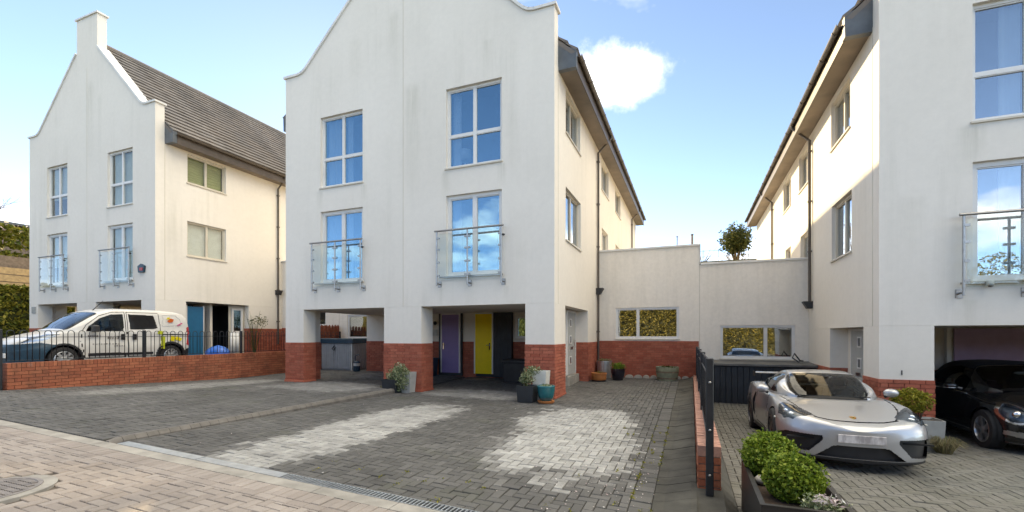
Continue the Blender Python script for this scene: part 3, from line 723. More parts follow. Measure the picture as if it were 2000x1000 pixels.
# ------------------------------------------------------------------ the three gabled houses
ZB, ZO = -0.21, 0.745                                       # brick top, underside of the upper storeys (middle house)
def gable_outline(x0, x1, dz, zlow):
    xc = (x0 + x1) / 2; h = (x1 - x0) / 2
    left = [(x0, zlow), (x0, 7.56), (x0 + 0.50, 7.56), (x0 + 0.64, 7.59), (x0 + 0.75, 7.65), (x0 + 0.85, 7.735), (xc - 0.66, 10.24), (xc - 0.66, 11.50)]
    pts = [(x, z + (dz if i else 0)) for i, (x, z) in enumerate(left)]
    right = [(2 * xc - x, z) for x, z in reversed(pts)]
    return pts, right
def house(x0, x1, dz, y1, label, sides, wf, bays, zg, ground_left=True, holes_right=(), holes_left=(), room_fn=None, pipe_y=()):
    xc = (x0 + x1) / 2; Y0 = 10.0
    H = thing('townhouse', label, 'house', (xc, Y0, zg))
    F = mapper('front', Y0); RT = mapper('right', x1); LT = mapper('left', x0)
    m = MB(); zo = ZO + dz; z7 = 7.0 + dz; ze = 6.30 + dz
    fh = []
    for (a, b) in wf: fh += [(a, b, 4.19 + dz, 6.19 + dz, 0.16), (a, b, 1.49 + dz, 3.51 + dz, 0.16)]
    wall_grid(m, F, x0, x1, zo, z7, fh)
    pl, pr = gable_outline(x0, x1, dz, z7)
    out = pl + pr; m.poly([(x, Y0, z) for x, z in out])
    # parapet thickness and its back
    th = 0.30; lo, _ = gable_outline(x0, x1, dz, ze)
    pb = [(x, z if i else ze) for i, (x, z) in enumerate(pl)] + [(x, z if i < len(pr) - 1 else ze) for i, (x, z) in enumerate(pr)]
    m.poly([(x, Y0 + th, z) for x, z in reversed(pb)])
    for (a, c) in zip(out[:-1], out[1:]): m.quad((a[0], Y0, a[1]), (a[0], Y0 + th, a[1]), (c[0], Y0 + th, c[1]), (c[0], Y0, c[1]))
    for xx in (x0, x1): m.quad((xx, Y0, ze), (xx, Y0 + th, ze), (xx, Y0 + th, z7), (xx, Y0, z7))
    wall_grid(m, RT, Y0, y1, zo, ze, [(*h, 0.16) for h in holes_right]); wall_grid(m, LT, Y0, y1, zo, ze, [(*h, 0.16) for h in holes_left])
    m.quad((x0, y1, zg - 0.3), (x1, y1, zg - 0.3), (x1, y1, 10.6 + dz), (x0, y1, 10.6 + dz)) if False else None
    m.poly([(x0, y1, zg - 0.3), (x1, y1, zg - 0.3), (x1, y1, ze), (xc, y1, 10.6 + dz), (x0, y1, ze)])
    m.quad((x0, Y0, zo), (x1, Y0, zo), (x1, y1, zo), (x0, y1, zo))                     # underside of upper floors
    m.quad((x0, Y0 + 0.31, 6.27 + dz), (x1, Y0 + 0.31, 6.27 + dz), (x1, y1, 6.27 + dz), (x0, y1, 6.27 + dz))
    m.build('wall', 'render_wall', H)
    # thin vertical movement joint down the front and corner bead strips
    m = MB(); m.box(xc + 0.0, Y0 - 0.006, zo, xc + 0.014, Y0 + 0.004, 9.6 + dz); m.build('movement_joint', 'cream_frame', H)
    m = MB(); m.box(x1 - 0.004, Y0 + 0.30, zo, x1 + 0.006, Y0 + 0.315, ze); m.box(x0 - 0.006, Y0 + 0.30, zo, x0 + 0.004, Y0 + 0.315, ze); m.build('corner_bead', 'cream_frame', H)
    # coping along the gable
    m = MB(); t = 0.065
    def cop(p, q, last=False):
        dx, dzz = q[0] - p[0], q[1] - p[1]; L = math.hypot(dx, dzz); nx, nz = -dzz / L, dx / L
        if nz < 0: nx, nz = -nx, -nz
        pts = [(p[0], p[1] + 0.002), (q[0], q[1] + 0.002), (q[0] + nx * t, q[1] + nz * t), (p[0] + nx * t, p[1] + nz * t)]
        m.prism([(a, Y0 - 0.045, b) for a, b in pts], (0, th + 0.09, 0))
    L_ = [(x0 - 0.05, 7.56 + dz)] + pl[2:7]
    for a, c in zip(L_[:-1], L_[1:]): cop(a, c)
    Rr = [(2 * xc - a, b) for a, b in L_]
    for a, c in zip(Rr[:-1], Rr[1:]): cop(c, a)
    cop((xc - 0.72, 11.5 + dz), (xc + 0.72, 11.5 + dz)); m.build('coping', 'coping_white', H)
    # roof: deck, tile courses, soffit, fascia, gutter
    rz, ez, ov = 10.72 + dz, 6.60 + dz, 0.42
    yr0, yr1 = Y0 + 0.30, y1 + 0.25
    m = MB(); m.prism([(x0 - ov, yr0, ez - 0.03), (xc, yr0, rz - 0.03), (x1 + ov, yr0, ez - 0.03), (x1 + ov - 0.1, yr0, ez - 0.06), (xc, yr0, rz - 0.18), (x0 - ov + 0.1, yr0, ez - 0.06)], (0, yr1 - yr0, 0))
    roof = m.build('roof', 'roof_tile', H)
    for sg in (-1, 1):
        xe = x1 + ov if sg > 0 else x0 - ov; nC = 19
        for c in range(nC):
            m = MB(); t0, t1 = c / nC, min((c + 1.25) / nC, 1.0)
            def P(t, up, yy): return (xe + (xc - xe) * t - sg * (-0.0) + sg * up * 0.7, yy, ez + (rz - ez) * t + up * 0.7)
            yy = yr0 + (0.0 if c % 2 else -0.15)
            while yy < yr1:
                a, b = max(yy, yr0), min(yy + 0.296, yr1); u = 0.072 + random.uniform(-0.006, 0.006); yy += 0.3
                if b - a < 0.03: continue
                m.add([P(t0, 0.008, a), P(t0, 0.008, b), P(t1, 0.002, b), P(t1, 0.002, a), P(t0, u, a), P(t0, u, b), P(t1, 0.012, b), P(t1, 0.012, a)], BOXF)
            m.build('tile_course', 'roof_tile', roof)
    m = MB(); m.tube([(xc, yr0 + 0.05, rz + 0.0), (xc, yr1, rz + 0.0)], 0.11, 10); m.build('ridge', 'roof_tile', roof, smooth=40)
    for sg, xe in ((1, x1), (-1, x0)):
        m = MB(); xo = xe + sg * (ov - 0.02); m.box(min(xe, xo), yr0 + 0.16, ze - 0.05, max(xe, xo), yr1, ze - 0.03); m.build('soffit', 'soffit_brown', H)
        m = MB(); m.box(min(xo, xo + sg * 0.022), yr0 + 0.16, ze - 0.08, max(xo, xo + sg * 0.022), yr1, ez + 0.0); m.build('fascia', 'brown_plastic', H)
        m = MB(); e = xe + sg * ov; m.prism([(xe, yr0 + 0.002, ze - 0.07), (xo + sg * 0.03, yr0 + 0.002, ze - 0.07), (e + sg * 0.02, yr0 + 0.002, ez + 0.03), (xe, yr0 + 0.002, ez + 0.24)], (0, 0.14, 0)); m.build('eaves_end_box', 'lead_grey', H)
        m = MB(); n = 8; gx = xo + sg * 0.085; r = 0.062; gz = ez - 0.045
        ring = [(gx + r * math.cos(math.pi + math.pi * k / n), gz + r * math.sin(math.pi + math.pi * k / n)) for k in range(n + 1)]
        ring += [(gx + (r - 0.008) * math.cos(2 * math.pi - math.pi * k / n), gz + (r - 0.008) * math.sin(2 * math.pi - math.pi * k / n)) for k in range(n + 1)]
        m.prism([(a, yr0 + 0.1, b) for a, b in ring], (0, yr1 - yr0 - 0.1, 0)); gut = m.build('gutter', 'brown_plastic', H, smooth=40)
        yy = yr0 + 0.35
        while yy < yr1 - 0.1:
            m = MB(); ring = [(gx + 0.072 * math.cos(math.pi + math.pi * k / n), gz + 0.072 * math.sin(math.pi + math.pi * k / n)) for k in range(n + 1)]
            m.prism([(a, yy, b) for a, b in ring], (0, 0.05, 0)); m.build('bracket', 'brown_plastic', gut); yy += 0.95
        for py, zend, zh in pipe_y:
            if (sg > 0) != (py > 0): continue
            py = abs(py); px = xe + sg * 0.06
            m = MB(); m.tube([(gx, py, gz - 0.05), (gx, py, gz - 0.12), (px, py, ze - 0.28), (px, py, zend)], 0.036, 10); dp = m.build('downpipe', 'brown_plastic', H, smooth=40)
            zz = ze - 0.6
            while zz > zend + 0.2:
                m = MB(); m.box(px - 0.048, py - 0.048, zz, px + 0.048, py + 0.048, zz + 0.04); m.build('pipe_clip', 'brown_plastic', dp); zz -= 1.4
            if zh is not None:
                m = MB(); m.prism([(px - 0.07, py - 0.1, zh), (px + 0.07, py - 0.1, zh), (px + 0.16, py - 0.1, zh + 0.16), (px - 0.16, py - 0.1, zh + 0.16)], (0, 0.2, 0)); m.box(px - 0.17, py - 0.12, zh + 0.16, px + 0.17, py + 0.12, zh + 0.2); m.build('hopper', 'dark_plastic', dp)
    # front windows and glazed balcony doors
    return H, F, RT, LT
def pillar(H, plinth_items, m_r, m_b, x0, x1, ya, yb, zbot, ztop, zbrick):
    m_r.box(x0, ya, zbrick, x1, yb, ztop)
    m_b.box(x0 + 0.008, ya + 0.008, zbot, x1 - 0.008, yb - 0.008, zbrick - 0.001)

def ground_storey(H, x0, x1, dz, y1, bays, zfl, sy0, sy1, open_left, open_right, zsL=None, zsR=None):
    """piers, brick plinths, rear wall of the open ground floor. zfl(x,y) gives the paving level"""
    (a0, a1), (b0, b1) = bays; zo, zb = ZO + dz - 0.002, ZB + dz; YB = 13.6
    mr, mb, its = MB(), MB(), []
    def pier(xa, xb, ya, yb, faces):
        z0 = min(zfl(xa, ya), zfl(xb, ya)) - 0.08
        mr.box(xa, ya, zb, xb, yb, zo); mb.box(xa + 0.006, ya + 0.006, z0, xb - 0.006, yb - 0.006, zb - 0.002)
        for f in faces:
            if f == 'f': its.extend(brick_face('x', ya, -1, xa, xb, z0, zb, True, True))
            if f == 'r': its.extend(brick_face('y', xb, 1, ya, yb, z0, zb, False, False))
            if f == 'l': its.extend(brick_face('y', xa, -1, ya, yb, z0, zb, False, False))
    pier(x0, a0, 10.0, 10.45, 'frl'); pier(x0, x0 + 0.39, 10.4505, sy0, 'rl')
    pier(a1, b0, 10.0, 10.55, 'frl')
    pier(b1, x1, 10.0, 10.45, 'frl'); pier(x1 - 0.36, x1, 10.4505, sy0, 'rl')
    # projecting footing course on the front piers
    for xa, xb, yb in ((x0, a0, 10.45), (a1, b0, 10.55), (b1, x1, sy0)):
        z0 = min(zfl(xa, 9.9), zfl(xb, 9.9))
        MB().cbox(xa - 0.03, 9.965, z0 - 0.1, xb + 0.03, yb + 0.02, z0 + 0.055, 0.012).build('footing', 'brick', H)
    # rear block
    z0 = zfl(x0, YB) - 0.1; z0r = zfl(x1, YB) - 0.1
    mr.box(x0, sy1, zb, x1, y1 - 0.01, zo); mb.box(x0 + 0.006, sy1 + 0.006, min(z0, z0r), x1 - 0.006, y1 - 0.02, zb - 0.002)
    its.extend(brick_face('x', sy1, -1, x0, x1, min(z0, z0r), zb, True, True))
    its.extend(brick_face('y', x1, 1, sy1, 15.2, z0r, zb)); its.extend(brick_face('y', x0, -1, sy1, 15.2, z0, zb))
    mr.build('ground_floor_wall', 'render_wall', H)
    pl = mb.build('plinth', 'mortar', H)
    lay(pl, 'brick', its, 'brick', 300)
    return pl

# ---- middle house
mx0, mx1 = -11.15, -2.91
Hm, Fm, Rm, Lm = house(mx0, mx1, 0.0, 26.4, 'white rendered gabled townhouse in the middle with purple and yellow carport doors', None,
    [(-9.82, -8.34), (-5.74, -4.22)], None, -1.45,
    holes_right=[(11.0, 12.6, 5.08, 6.16), (11.0, 12.65, 2.40, 3.72), (15.85, 17.3, 5.12, 6.16), (18.9, 20.4, 5.12, 6.16), (15.9, 17.2, 2.0, 3.78), (19.0, 20.3, 2.0, 3.78)],
    pipe_y=[(14.95, -0.9, 1.35), (24.1, 2.2, None)])
def front_openings(H, F, wf, dz, curtains, inside='room_dark', blinds=None, glass='window_glass'):
    for k, (a, b) in enumerate(wf):
        window(H, F, a, b, 4.19 + dz, 6.19 + dz, [0.5], [0.41], curtain=curtains[k], inside=inside, glass=glass, blind=blinds[k] if blinds else None)
        window(H, F, a, b, 1.49 + dz, 3.51 + dz, [0.5], [], curtain=curtains[k], inside=inside, glass=glass, name='balcony_door', fw=0.085, sill=True, blind=blinds[k] if blinds else None)
        juliet(H, F, a - 0.21, b + 0.08, 1.24 + dz, 2.60 + dz)
def side_windows(H, M, hs, curt=None, inside='room_dark', blinds=None):
    for k, h in enumerate(hs):
        window(H, M, *h, [0.5], [], inside=inside, curtain=curt, frame='cream_frame', glass='link_glass', blind=blinds[k] if blinds else None)
front_openings(Hm, Fm, [(-9.82, -8.34), (-5.74, -4.22)], 0.0, [[(0.04, 0.34), (0.52, 0.62)], [(0.04, 0.2)]])
side_windows(Hm, Rm, [(11.0, 12.6, 5.08, 6.16), (11.0, 12.65, 2.40, 3.72), (15.85, 17.3, 5.12, 6.16), (18.9, 20.4, 5.12, 6.16), (15.9, 17.2, 2.0, 3.78), (19.0, 20.3, 2.0, 3.78)], [(0.55, 0.9)])
zf_m = lambda x, y: z_mid(x, y) if x > -7.0 else z_left(x, y)
ground_storey(Hm, mx0, mx1, 0.0, 26.4, [(-10.46, -7.63), (-6.47, -3.62)], zf_m, 10.95, 13.6, True, False)
# things on the sill of the upper right window: lamp shade seen behind the glass
m = MB(); m.lathe([(0.15, 0), (0.16, 0.26), (0.13, 0.27)], (-5.42, 10.42, 4.5), 16); m.lathe([(0.02, 0), (0.02, 0.24)], (-5.42, 10.42, 4.26), 8); tag(m.build('table_lamp', 'curtain', None, True, loc=(-5.42, 10.42, 4.26)), 'white lamp shade behind the upper right window of the middle house', 'lamp')
# rear wall of the middle carport: doors, dark lining, window, wall light
CB = mapper('front', 13.6 - 0.02)
zd = -1.26
m = MB(); m.box(-8.05, 0.0, zd - 0.1, -7.15, 0.05, 0.74, CB); m.box(-6.63, 0.0, zd - 0.1, -5.99, 0.05, 0.74, CB); m.build('door_recess', 'board_black', Hm)
panel_door(Hm, CB, -7.90, -7.25, zd, 0.70, 'door_purple', 0.08, handle=(-7.84, -0.36, 1))
panel_door(Hm, CB, -6.62, -6.02, zd, 0.70, 'door_yellow', 0.12, handle=(-6.1, -0.36, -1))
m = MB(); m.box(-5.96, 0.0, zd - 0.1, -5.33, 0.14, 0.735, CB); cup = m.build('meter_cupboard', 'board_black', Hm)
for k in range(5): MB().box(-5.955 + k * 0.125, 0.141, zd - 0.1, -5.955 + k * 0.125 + 0.115, 0.152, 0.73, CB).build('board', 'board_black', cup)
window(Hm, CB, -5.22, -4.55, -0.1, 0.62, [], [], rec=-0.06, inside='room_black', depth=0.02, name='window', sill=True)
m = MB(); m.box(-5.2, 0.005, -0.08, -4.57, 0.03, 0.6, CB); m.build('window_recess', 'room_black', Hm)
m = MB(); p = CB(-8.2, 0.05, 0.35); m.lathe([(0.0, 0), (0.05, 0.03), (0.06, 0.12), (0.02, 0.14)], p, 12); m.build('wall_light', 'dark_plastic', Hm, True)
m = MB(); m.box(-8.32, 0.0, -0.02, -8.14, 0.04, 0.2, CB); m.build('post_box', 'pot_white', Hm)
# partition with the grey front door in the side recess
m = MB(); px = mx1 - 0.36; m.box(px - 0.08, 10.951, -1.6, px, 13.599, 0.742); m.build('porch_wall', 'render_wall', Hm)
DM = mapper('right', px)
panel_door(Hm, DM, 12.42, 13.36, -1.12, 0.66, 'door_grey', 0.015, squares=[(12.75, 0.36, 0.12), (12.75, -0.12, 0.12), (12.75, -0.72, 0.12)], slot=0.72, handle=(13.2, -0.2, -1))
m = MB(); m.box(12.3, 0.0, -1.6, 13.58, 0.10, -1.16, DM); m.build('doorstep', 'concrete', Hm)
# plinth block seen between the carport doors
# ---- left house
lx0, lx1 = -25.23, -17.18
hl = [(11.07, 12.55, 5.60, 6.66), (11.07, 12.56, 2.92, 4.20)]
Hl, Fl, Rl, Ll = house(lx0, lx1, 0.5, 26.4, 'white rendered gabled townhouse on the left with grey tiled roof, behind the van', None,
    [(-23.93, -22.50), (-19.91, -18.43)], None, -0.9, holes_right=hl, pipe_y=[(14.95, -0.4, 1.8)])
BL = ('blind', 0.09, 0.0, 1.0)
front_openings(Hl, Fl, [(-23.93, -22.50), (-19.91, -18.43)], 0.5, [None, None], blinds=[('blind', 0.09, 0.35, 1.0), ('blind', 0.09, 0.0, 1.0)], glass='plain_glass')
window(Hl, Rl, *hl[0], [0.5], [], frame='cream_frame', glass='plain_glass', blind=('blind_green', 0.07, 0.0, 1.0))
window(Hl, Rl, *hl[1], [0.52], [], frame='cream_frame', glass='plain_glass', blind=('curtain', 0.3, 0.0, 1.0))
zf_l = lambda x, y: -0.9
ground_storey(Hl, lx0, lx1, 0.5, 26.4, [(-24.6, -21.86), (-20.64, -17.94)], zf_l, 11.03, 13.55, True, True)
LB = mapper('front', 11.3)
m = MB(); m.box(-24.84, 0.0, -0.95, -21.8, -0.08, 1.24, LB); m.build('porch_wall', 'render_wall', Hl)
panel_door(Hl, LB, -24.35, -23.5, -0.85, 1.16, 'door_navy', 0.04, handle=None)
m = MB(); m.tube([LB(-23.62, 0.1, 0.75), LB(-23.62, 0.1, -0.2)], 0.02, 8); m.build('bar_handle', 'chrome', Hl)
m = MB(); m.tube([LB(-24.1, 0.1, 1.0), LB(-24.1, 0.1, -0.5)], 0.03, 8); m.build('bar_handle', 'chrome', Hl)
panel_door(Hl, LB, -22.6, -21.95, -0.3, 1.16, 'door_navy', 0.04)
m = MB(); m.box(-23.2, 0.0, 0.62, -22.92, 0.1, 0.92, LB); m.build('post_box', 'dark_plastic', Hl)
m = MB(); m.box(-25.0, 0.0, 0.9, -24.72, 0.03, 1.16, Fl); m.box(-24.94, 0.03, 0.94, -24.9, 0.035, 1.12, Fl); m.box(-24.84, 0.03, 0.94, -24.8, 0.035, 1.12, Fl); m.build('house_number_plaque', 'pot_grey', Hl)
# alarm box
m = MB(); m.prism([(-18.0, 9.93, 2.2), (-17.72, 9.93, 2.2), (-17.68, 9.93, 2.42), (-17.86, 9.93, 2.5), (-18.04, 9.93, 2.42)], (0, 0.07, 0)); ab = m.build('alarm_box', 'blue_dark', Hl)
m = MB(); m.box(-17.9, 9.915, 2.26, -17.74, 9.928, 2.36); m.build('alarm_label', 'red_paint', ab)
# garage panel in the right bay
m = MB(); m.box(-20.6, 12.2, -0.9, -17.6, 12.3, 1.24); m.build('store_wall', 'render_weathered', Hl)
for k, xx in enumerate((-19.9, -19.25, -18.6)): MB().box(xx, 12.16, -0.8, xx + 0.03, 12.195, 1.2).build('batten', 'dark_plastic', Hl)
# open store in the side: dark room, blue door standing open, light window frame and post
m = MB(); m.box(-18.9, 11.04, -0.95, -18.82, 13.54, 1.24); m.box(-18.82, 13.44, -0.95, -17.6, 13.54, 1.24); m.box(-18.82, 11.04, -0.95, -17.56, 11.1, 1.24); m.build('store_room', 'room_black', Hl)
m = MB(); m.box(-17.42, 11.18, -0.86, -17.37, 11.78, 1.08); bd = m.build('door', 'door_blue', Hl, label='blue store door standing open')
m = MB(); m.box(-17.44, 11.14, -0.88, -17.35, 11.18, 1.12); m.box(-17.44, 11.78, -0.88, -17.35, 11.81, 1.12); m.build('door_frame', 'white_frame', bd)
RM = mapper('right', lx1 - 0.25)
m = MB(); m.box(12.85, -0.02, -0.9, 13.55, 0.0, 1.23, RM); m.build('store_panel', 'cream_frame', Hl)
window(Hl, RM, 12.95, 13.42, 0.1, 1.1, [], [], rec=-0.06, depth=0.01, inside='room_black', sill=False, frame='white_frame')
# ---- right house
rx0, rx1, rd = 3.14, 11.3, -0.575
hr = [(11.6, 13.0, 4.44, 5.52), (11.5, 12.95, 1.78, 3.08), (15.2, 16.5, 4.44, 5.52), (17.75, 19.1, 4.44, 5.52), (15.0, 16.3, 1.3, 3.04), (17.75, 18.7, 1.3, 3.04)]
Hr, Fr, Rr_, Lr = house(rx0, rx1, rd, 26.4, 'grey white rendered townhouse at the right edge, sunlit side wall, black car in its carport', None,
    [(4.43, 5.92), (8.5, 10.0)], None, -1.95, holes_left=hr, pipe_y=[(-14.85, 0.8, 0.75), (-21.2, 1.6, None)])
front_openings(Hr, Fr, [(4.43, 5.92), (8.5, 10.0)], rd, [[(0.3, 0.48)], None], glass='link_glass')
side_windows(Hr, Lr, hr, [(0.1, 0.4)])
zf_r = lambda x, y: z_right(x, y)
ground_storey(Hr, rx0, rx1, rd, 26.4, [(3.92, 6.75), (7.9, 10.6)], zf_r, 10.8, 13.1, False, True)
RB = mapper('front', 13.1 - 0.02)
m = MB(); m.box(3.6, 0.0, -2.0, 4.2, 0.03, 0.16, RB); m.build('window_recess', 'room_black', Hr)
m = MB(); m.box(4.45, 0.0, -2.0, 5.05, 0.05, 0.165, RB); rp = m.build('ribbed_panel', 'board_black', Hr)
for k in range(9): MB().box(4.46 + k * 0.065, 0.051, -2.0, 4.46 + k * 0.065 + 0.05, 0.066, 0.16, RB).build('board', 'board_black', rp)
m = MB(); m.box(4.2, 0.0, -2.0, 4.44, 0.07, 0.165, RB); m.box(4.20, 0.07, -2.0, 4.26, 0.1, 0.165, RB); m.box(4.36, 0.07, -2.0, 4.43, 0.1, 0.165, RB); m.build('window_post', 'cream_frame', Hr)
m = MB(); m.box(5.30, 0.0, -2.0, 5.38, 0.12, 0.165, RB); m.build('door_post', 'white_frame', Hr)
panel_door(Hr, RB, 5.45, 6.6, -1.9, 0.15, 'door_mauve', 0.06, frame=None)
px = rx0 + 0.36
m = MB(); m.box(px, 10.801, -2.1, px + 0.08, 13.099, 0.165); m.build('porch_wall', 'render_wall', Hr)
DR_ = mapper('left', px)
panel_door(Hr, DR_, 11.75, 12.7, -1.75, 0.1, 'door_grey', 0.015, squares=[(12.15, -0.15, 0.12), (12.15, -0.62, 0.12), (12.15, -1.1, 0.12)], slot=0.85)
# security camera on the right house front
m = MB(); m.lathe([(0.0, 0.05), (0.05, 0.05), (0.055, 0.0), (0.05, -0.03), (0.0, -0.05)], (4.62, 9.93, 0.86), 14); cm = m.build('security_camera', 'pot_white', Hr, True)
m = MB(); m.lathe([(0.0, -0.062), (0.03, -0.055), (0.035, -0.03), (0, -0.03)], (4.62, 9.91, 0.86), 12); m.build('lens', 'pot_gloss', cm, True)
# pipe bracket small vent mark on right house
m = MB(); m.box(3.46, 9.99, -0.7, 3.475, 10.0, -0.62); m.build('wall_screw', 'dark_plastic', Hr)

# ------------------------------------------------------------------ flat-roofed link buildings between the houses
def link_building(x0, xs, x1, zl, zr, zwl, zwr, yF, y1, label, zgl, zgr, brick_left=True):
    """left part roof level zl, right part zr; zw* window bottom/top"""
    B = thing('link_building', label, 'building', ((x0 + x1) / 2, yF, min(zgl, zgr)))
    F = mapper('front', yF)
    m = MB(); hl_ = (x0 + 0.58, x0 + 2.55, zwl[0], zwl[1], 0.1); hr_ = (x1 - 2.31, x1 - 0.34, zwr[0], zwr[1], 0.1)
    wall_grid(m, F, x0, xs, zgl, zl, [hl_]); wall_grid(m, F, xs, x1, zgr, zr, [hr_])
    m.quad((xs, yF, min(zl, zr)), (xs, y1, min(zl, zr)), (xs, y1, max(zl, zr)), (xs, yF, max(zl, zr)))
    m.quad((x0, yF, zl - 0.5), (xs, yF, zl - 0.5), (xs, y1, zl - 0.5), (x0, y1, zl - 0.5)); m.quad((xs, yF, zr - 0.5), (x1, yF, zr - 0.5), (x1, y1, zr - 0.5), (xs, y1, zr - 0.5))
    m.quad((x0, yF + 0.25, zl - 0.5), (xs, yF + 0.25, zl - 0.5), (xs, yF + 0.25, zl), (x0, yF + 0.25, zl)); m.quad((xs, yF + 0.25, zr - 0.5), (x1, yF + 0.25, zr - 0.5), (x1, yF + 0.25, zr), (xs, yF + 0.25, zr))
    m.build('wall', 'render_weathered', B)
    m = MB(); m.cbox(x0 + 0.002, yF - 0.05, zl, xs + 0.03, yF + 0.3, zl + 0.06, 0.01); m.cbox(xs + 0.032, yF - 0.05, zr, x1 - 0.002, yF + 0.3, zr + 0.06, 0.01); m.box(xs + 0.001, yF - 0.03, zr + 0.061, xs + 0.03, yF + 0.26, zl - 0.001); m.build('coping', 'coping_white', B)
    m = MB(); m.box(xs - 0.008, yF - 0.006, zgr, xs + 0.01, yF + 0.002, min(zl, zr)); m.build('movement_joint', 'cream_frame', B)
    window(B, F, *hl_[:4], [0.36], [], inside='room_dark', rec=0.05, depth=1.0, glass='link_glass'); window(B, F, *hr_[:4], [0.62], [], inside='room_dark', rec=0.05, depth=1.0, glass='link_glass')
    mb = MB(); mb.box(x0 + 0.002, yF - 0.006, zgl, xs - 0.02, yF - 0.001, zwl[0] - 0.07); pl = mb.build('plinth', 'mortar', B)
    lay(pl, 'brick', brick_face('x', yF - 0.004, -1, x0 + 0.01, xs - 0.02, zgl, zwl[0] - 0.07), 'brick', 300)
    return B
LK = link_building(-2.905, 0.24, 3.135, 2.78, 2.18, (-0.11, 0.90), (-0.70, 0.30), 15.2, 27, 'cream flat-roofed link building joining the middle and right houses', -1.42, -1.95)
LK2 = link_building(-17.175, -13.9, -11.155, 3.3, 2.75, (0.40, 1.40), (-0.13, 0.86), 15.2, 27, 'flat-roofed link building joining left and middle houses, glimpsed through the carport', -0.92, -1.38)

# ------------------------------------------------------------------ garden walls and bow-top railings
def garden_wall(label, xa, xb, ya, yb, zt, zbot, mat, mortar, top_mat, faces, coping_proud=0.012):
    """zt(y) top level, zbot bottom; runs along Y; soldier bricks on edge as coping"""
    W = thing('brick_wall', label, 'wall', ((xa + xb) / 2, ya, zbot))
    m = MB(); n = 12
    for i in range(n):
        p, q = ya + 0.012 + (yb - ya - 0.012) * i / n, ya + 0.012 + (yb - ya - 0.012) * (i + 1) / n
        m.add([(xa + .012, p, zbot), (xb - .012, p, zbot), (xb - .012, q, zbot), (xa + .012, q, zbot), (xa + .012, p, zt(p) - 0.012), (xb - .012, p, zt(p) - 0.012), (xb - .012, q, zt(q) - 0.012), (xa + .012, q, zt(q) - 0.012)], BOXF)
    core = m.build('core', mortar, W)
    its = []; ztop = zt(ya) - 0.112
    sl = (zt(yb) - zt(ya)) / (yb - ya)
    for f in faces:
        if f == 'l': b = brick_face('y', xa + 0.012, -1, ya, yb, zbot, ztop)
        elif f == 'r': b = brick_face('y', xb - 0.012, 1, ya, yb, zbot, ztop)
        else: b = brick_face('x', ya + 0.012, -1, xa + 0.02, xb - 0.02, zbot, ztop)
        its += [(t[0], t[1], t[2] + sl * (t[1] - ya), t[3], t[4], t[5], 0, 0, sl) for t in b]
    y = ya
    while y < yb - 0.05:
        its.append(((xa + xb) / 2, y + 0.0325, zt(y) - 0.051 + random.uniform(-.003, .002), xb - xa, 0.065, 0.102, 0, 0, sl)); y += 0.075
    return W, core, its
W1, core1, it1 = garden_wall('low red brick wall between the left and middle driveways, under the black railings', -13.71, -13.49, 5.0, 15.0, lambda y: -0.595 + 0.003 * (y - 5), -1.45, 'brick_wall', 'mortar_dark', None, 'rf')
lay(core1, 'brick', it1, 'brick_wall', 300)
W2, core2, it2 = garden_wall('low brick wall with pinkish brick-on-edge top beside the silver sports car', 0.06, 0.275, 4.9, 15.1, lambda y: -1.10 - 0.012 * (y - 4.9), -1.75, 'brick_wall', 'mortar_grey', None, 'lrf')
side = [t for t in it2 if t[3] < 0.2 or t[5] < 0.08]; top = [t for t in it2 if not (t[3] < 0.2 or t[5] < 0.08)]
lay(core2, 'brick', side, 'brick_wall', 160); lay(core2, 'coping_brick', top, 'brick_pink', 140)

def hoop_mesh(h, w, rail_z, r=0.0085):
    m = MB(); pts = [(0, -w / 2, 0), (0, -w / 2, h - w / 2)]
    for k in range(1, 8):
        a = math.pi - math.pi * k / 8; pts.append((0, w / 2 * math.cos(a), h - w / 2 + w / 2 * math.sin(a)))
    pts += [(0, w / 2, h - w / 2), (0, w / 2, 0)]
    m.tube(pts, r, 6); me = bpy.data.meshes.new('hoop'); me.from_pydata(m.v, [], m.f); me.materials.append(MAT['black_metal'])
    me.polygons.foreach_set('use_smooth', [True] * len(me.polygons)); me.update(); return me
def railing(label, x, ya, yb, zb, h, posts, pbot, ptop=0.03, pw=0.03):
    """bow-top railing along Y; zb(y) is the level of its foot"""
    Rl_ = thing('railing', label, 'railing', (x, ya, zb(ya)))
    me = hoop_mesh(h - 0.03, 0.12, 0, 0.0085); y = ya + 0.16
    while y < yb - 0.08:
        if not any(abs(y - p) < 0.08 for p in posts):
            o = bpy.data.objects.new('hoop', me); COL.objects.link(o); o.parent = Rl_; o.location = (0, y - ya, zb(y) - zb(ya) + 0.04)
        y += 0.205
    for zz in (0.055, h - 0.14):
        m = MB(); m.add([(x - 0.02, ya, zb(ya) + zz - 0.006), (x + 0.02, ya, zb(ya) + zz - 0.006), (x + 0.02, yb, zb(yb) + zz - 0.006), (x - 0.02, yb, zb(yb) + zz - 0.006), (x - 0.02, ya, zb(ya) + zz + 0.006), (x + 0.02, ya, zb(ya) + zz + 0.006), (x + 0.02, yb, zb(yb) + zz + 0.006), (x - 0.02, yb, zb(yb) + zz + 0.006)], BOXF); m.build('rail', 'black_metal', Rl_)
    for k, p in enumerate(posts):
        m = MB(); m.cbox(x - pw, p - pw, (pbot if k == 0 else zb(p) - 0.02), x + pw, p + pw, zb(p) + h + ptop, 0.008); po = m.build('post', 'black_metal', Rl_)
        if k == 0:
            for q in (0.16, 0.52, 0.9):
                zq = pbot + q * 1.2; m = MB(); m.lathe([(0.0, -0.012), (0.012, -0.01), (0.014, 0.0)], (x, p - pw - 0.001, zq), 10, 'y'); m.build('bolt', 'steel', po, True)
    return Rl_
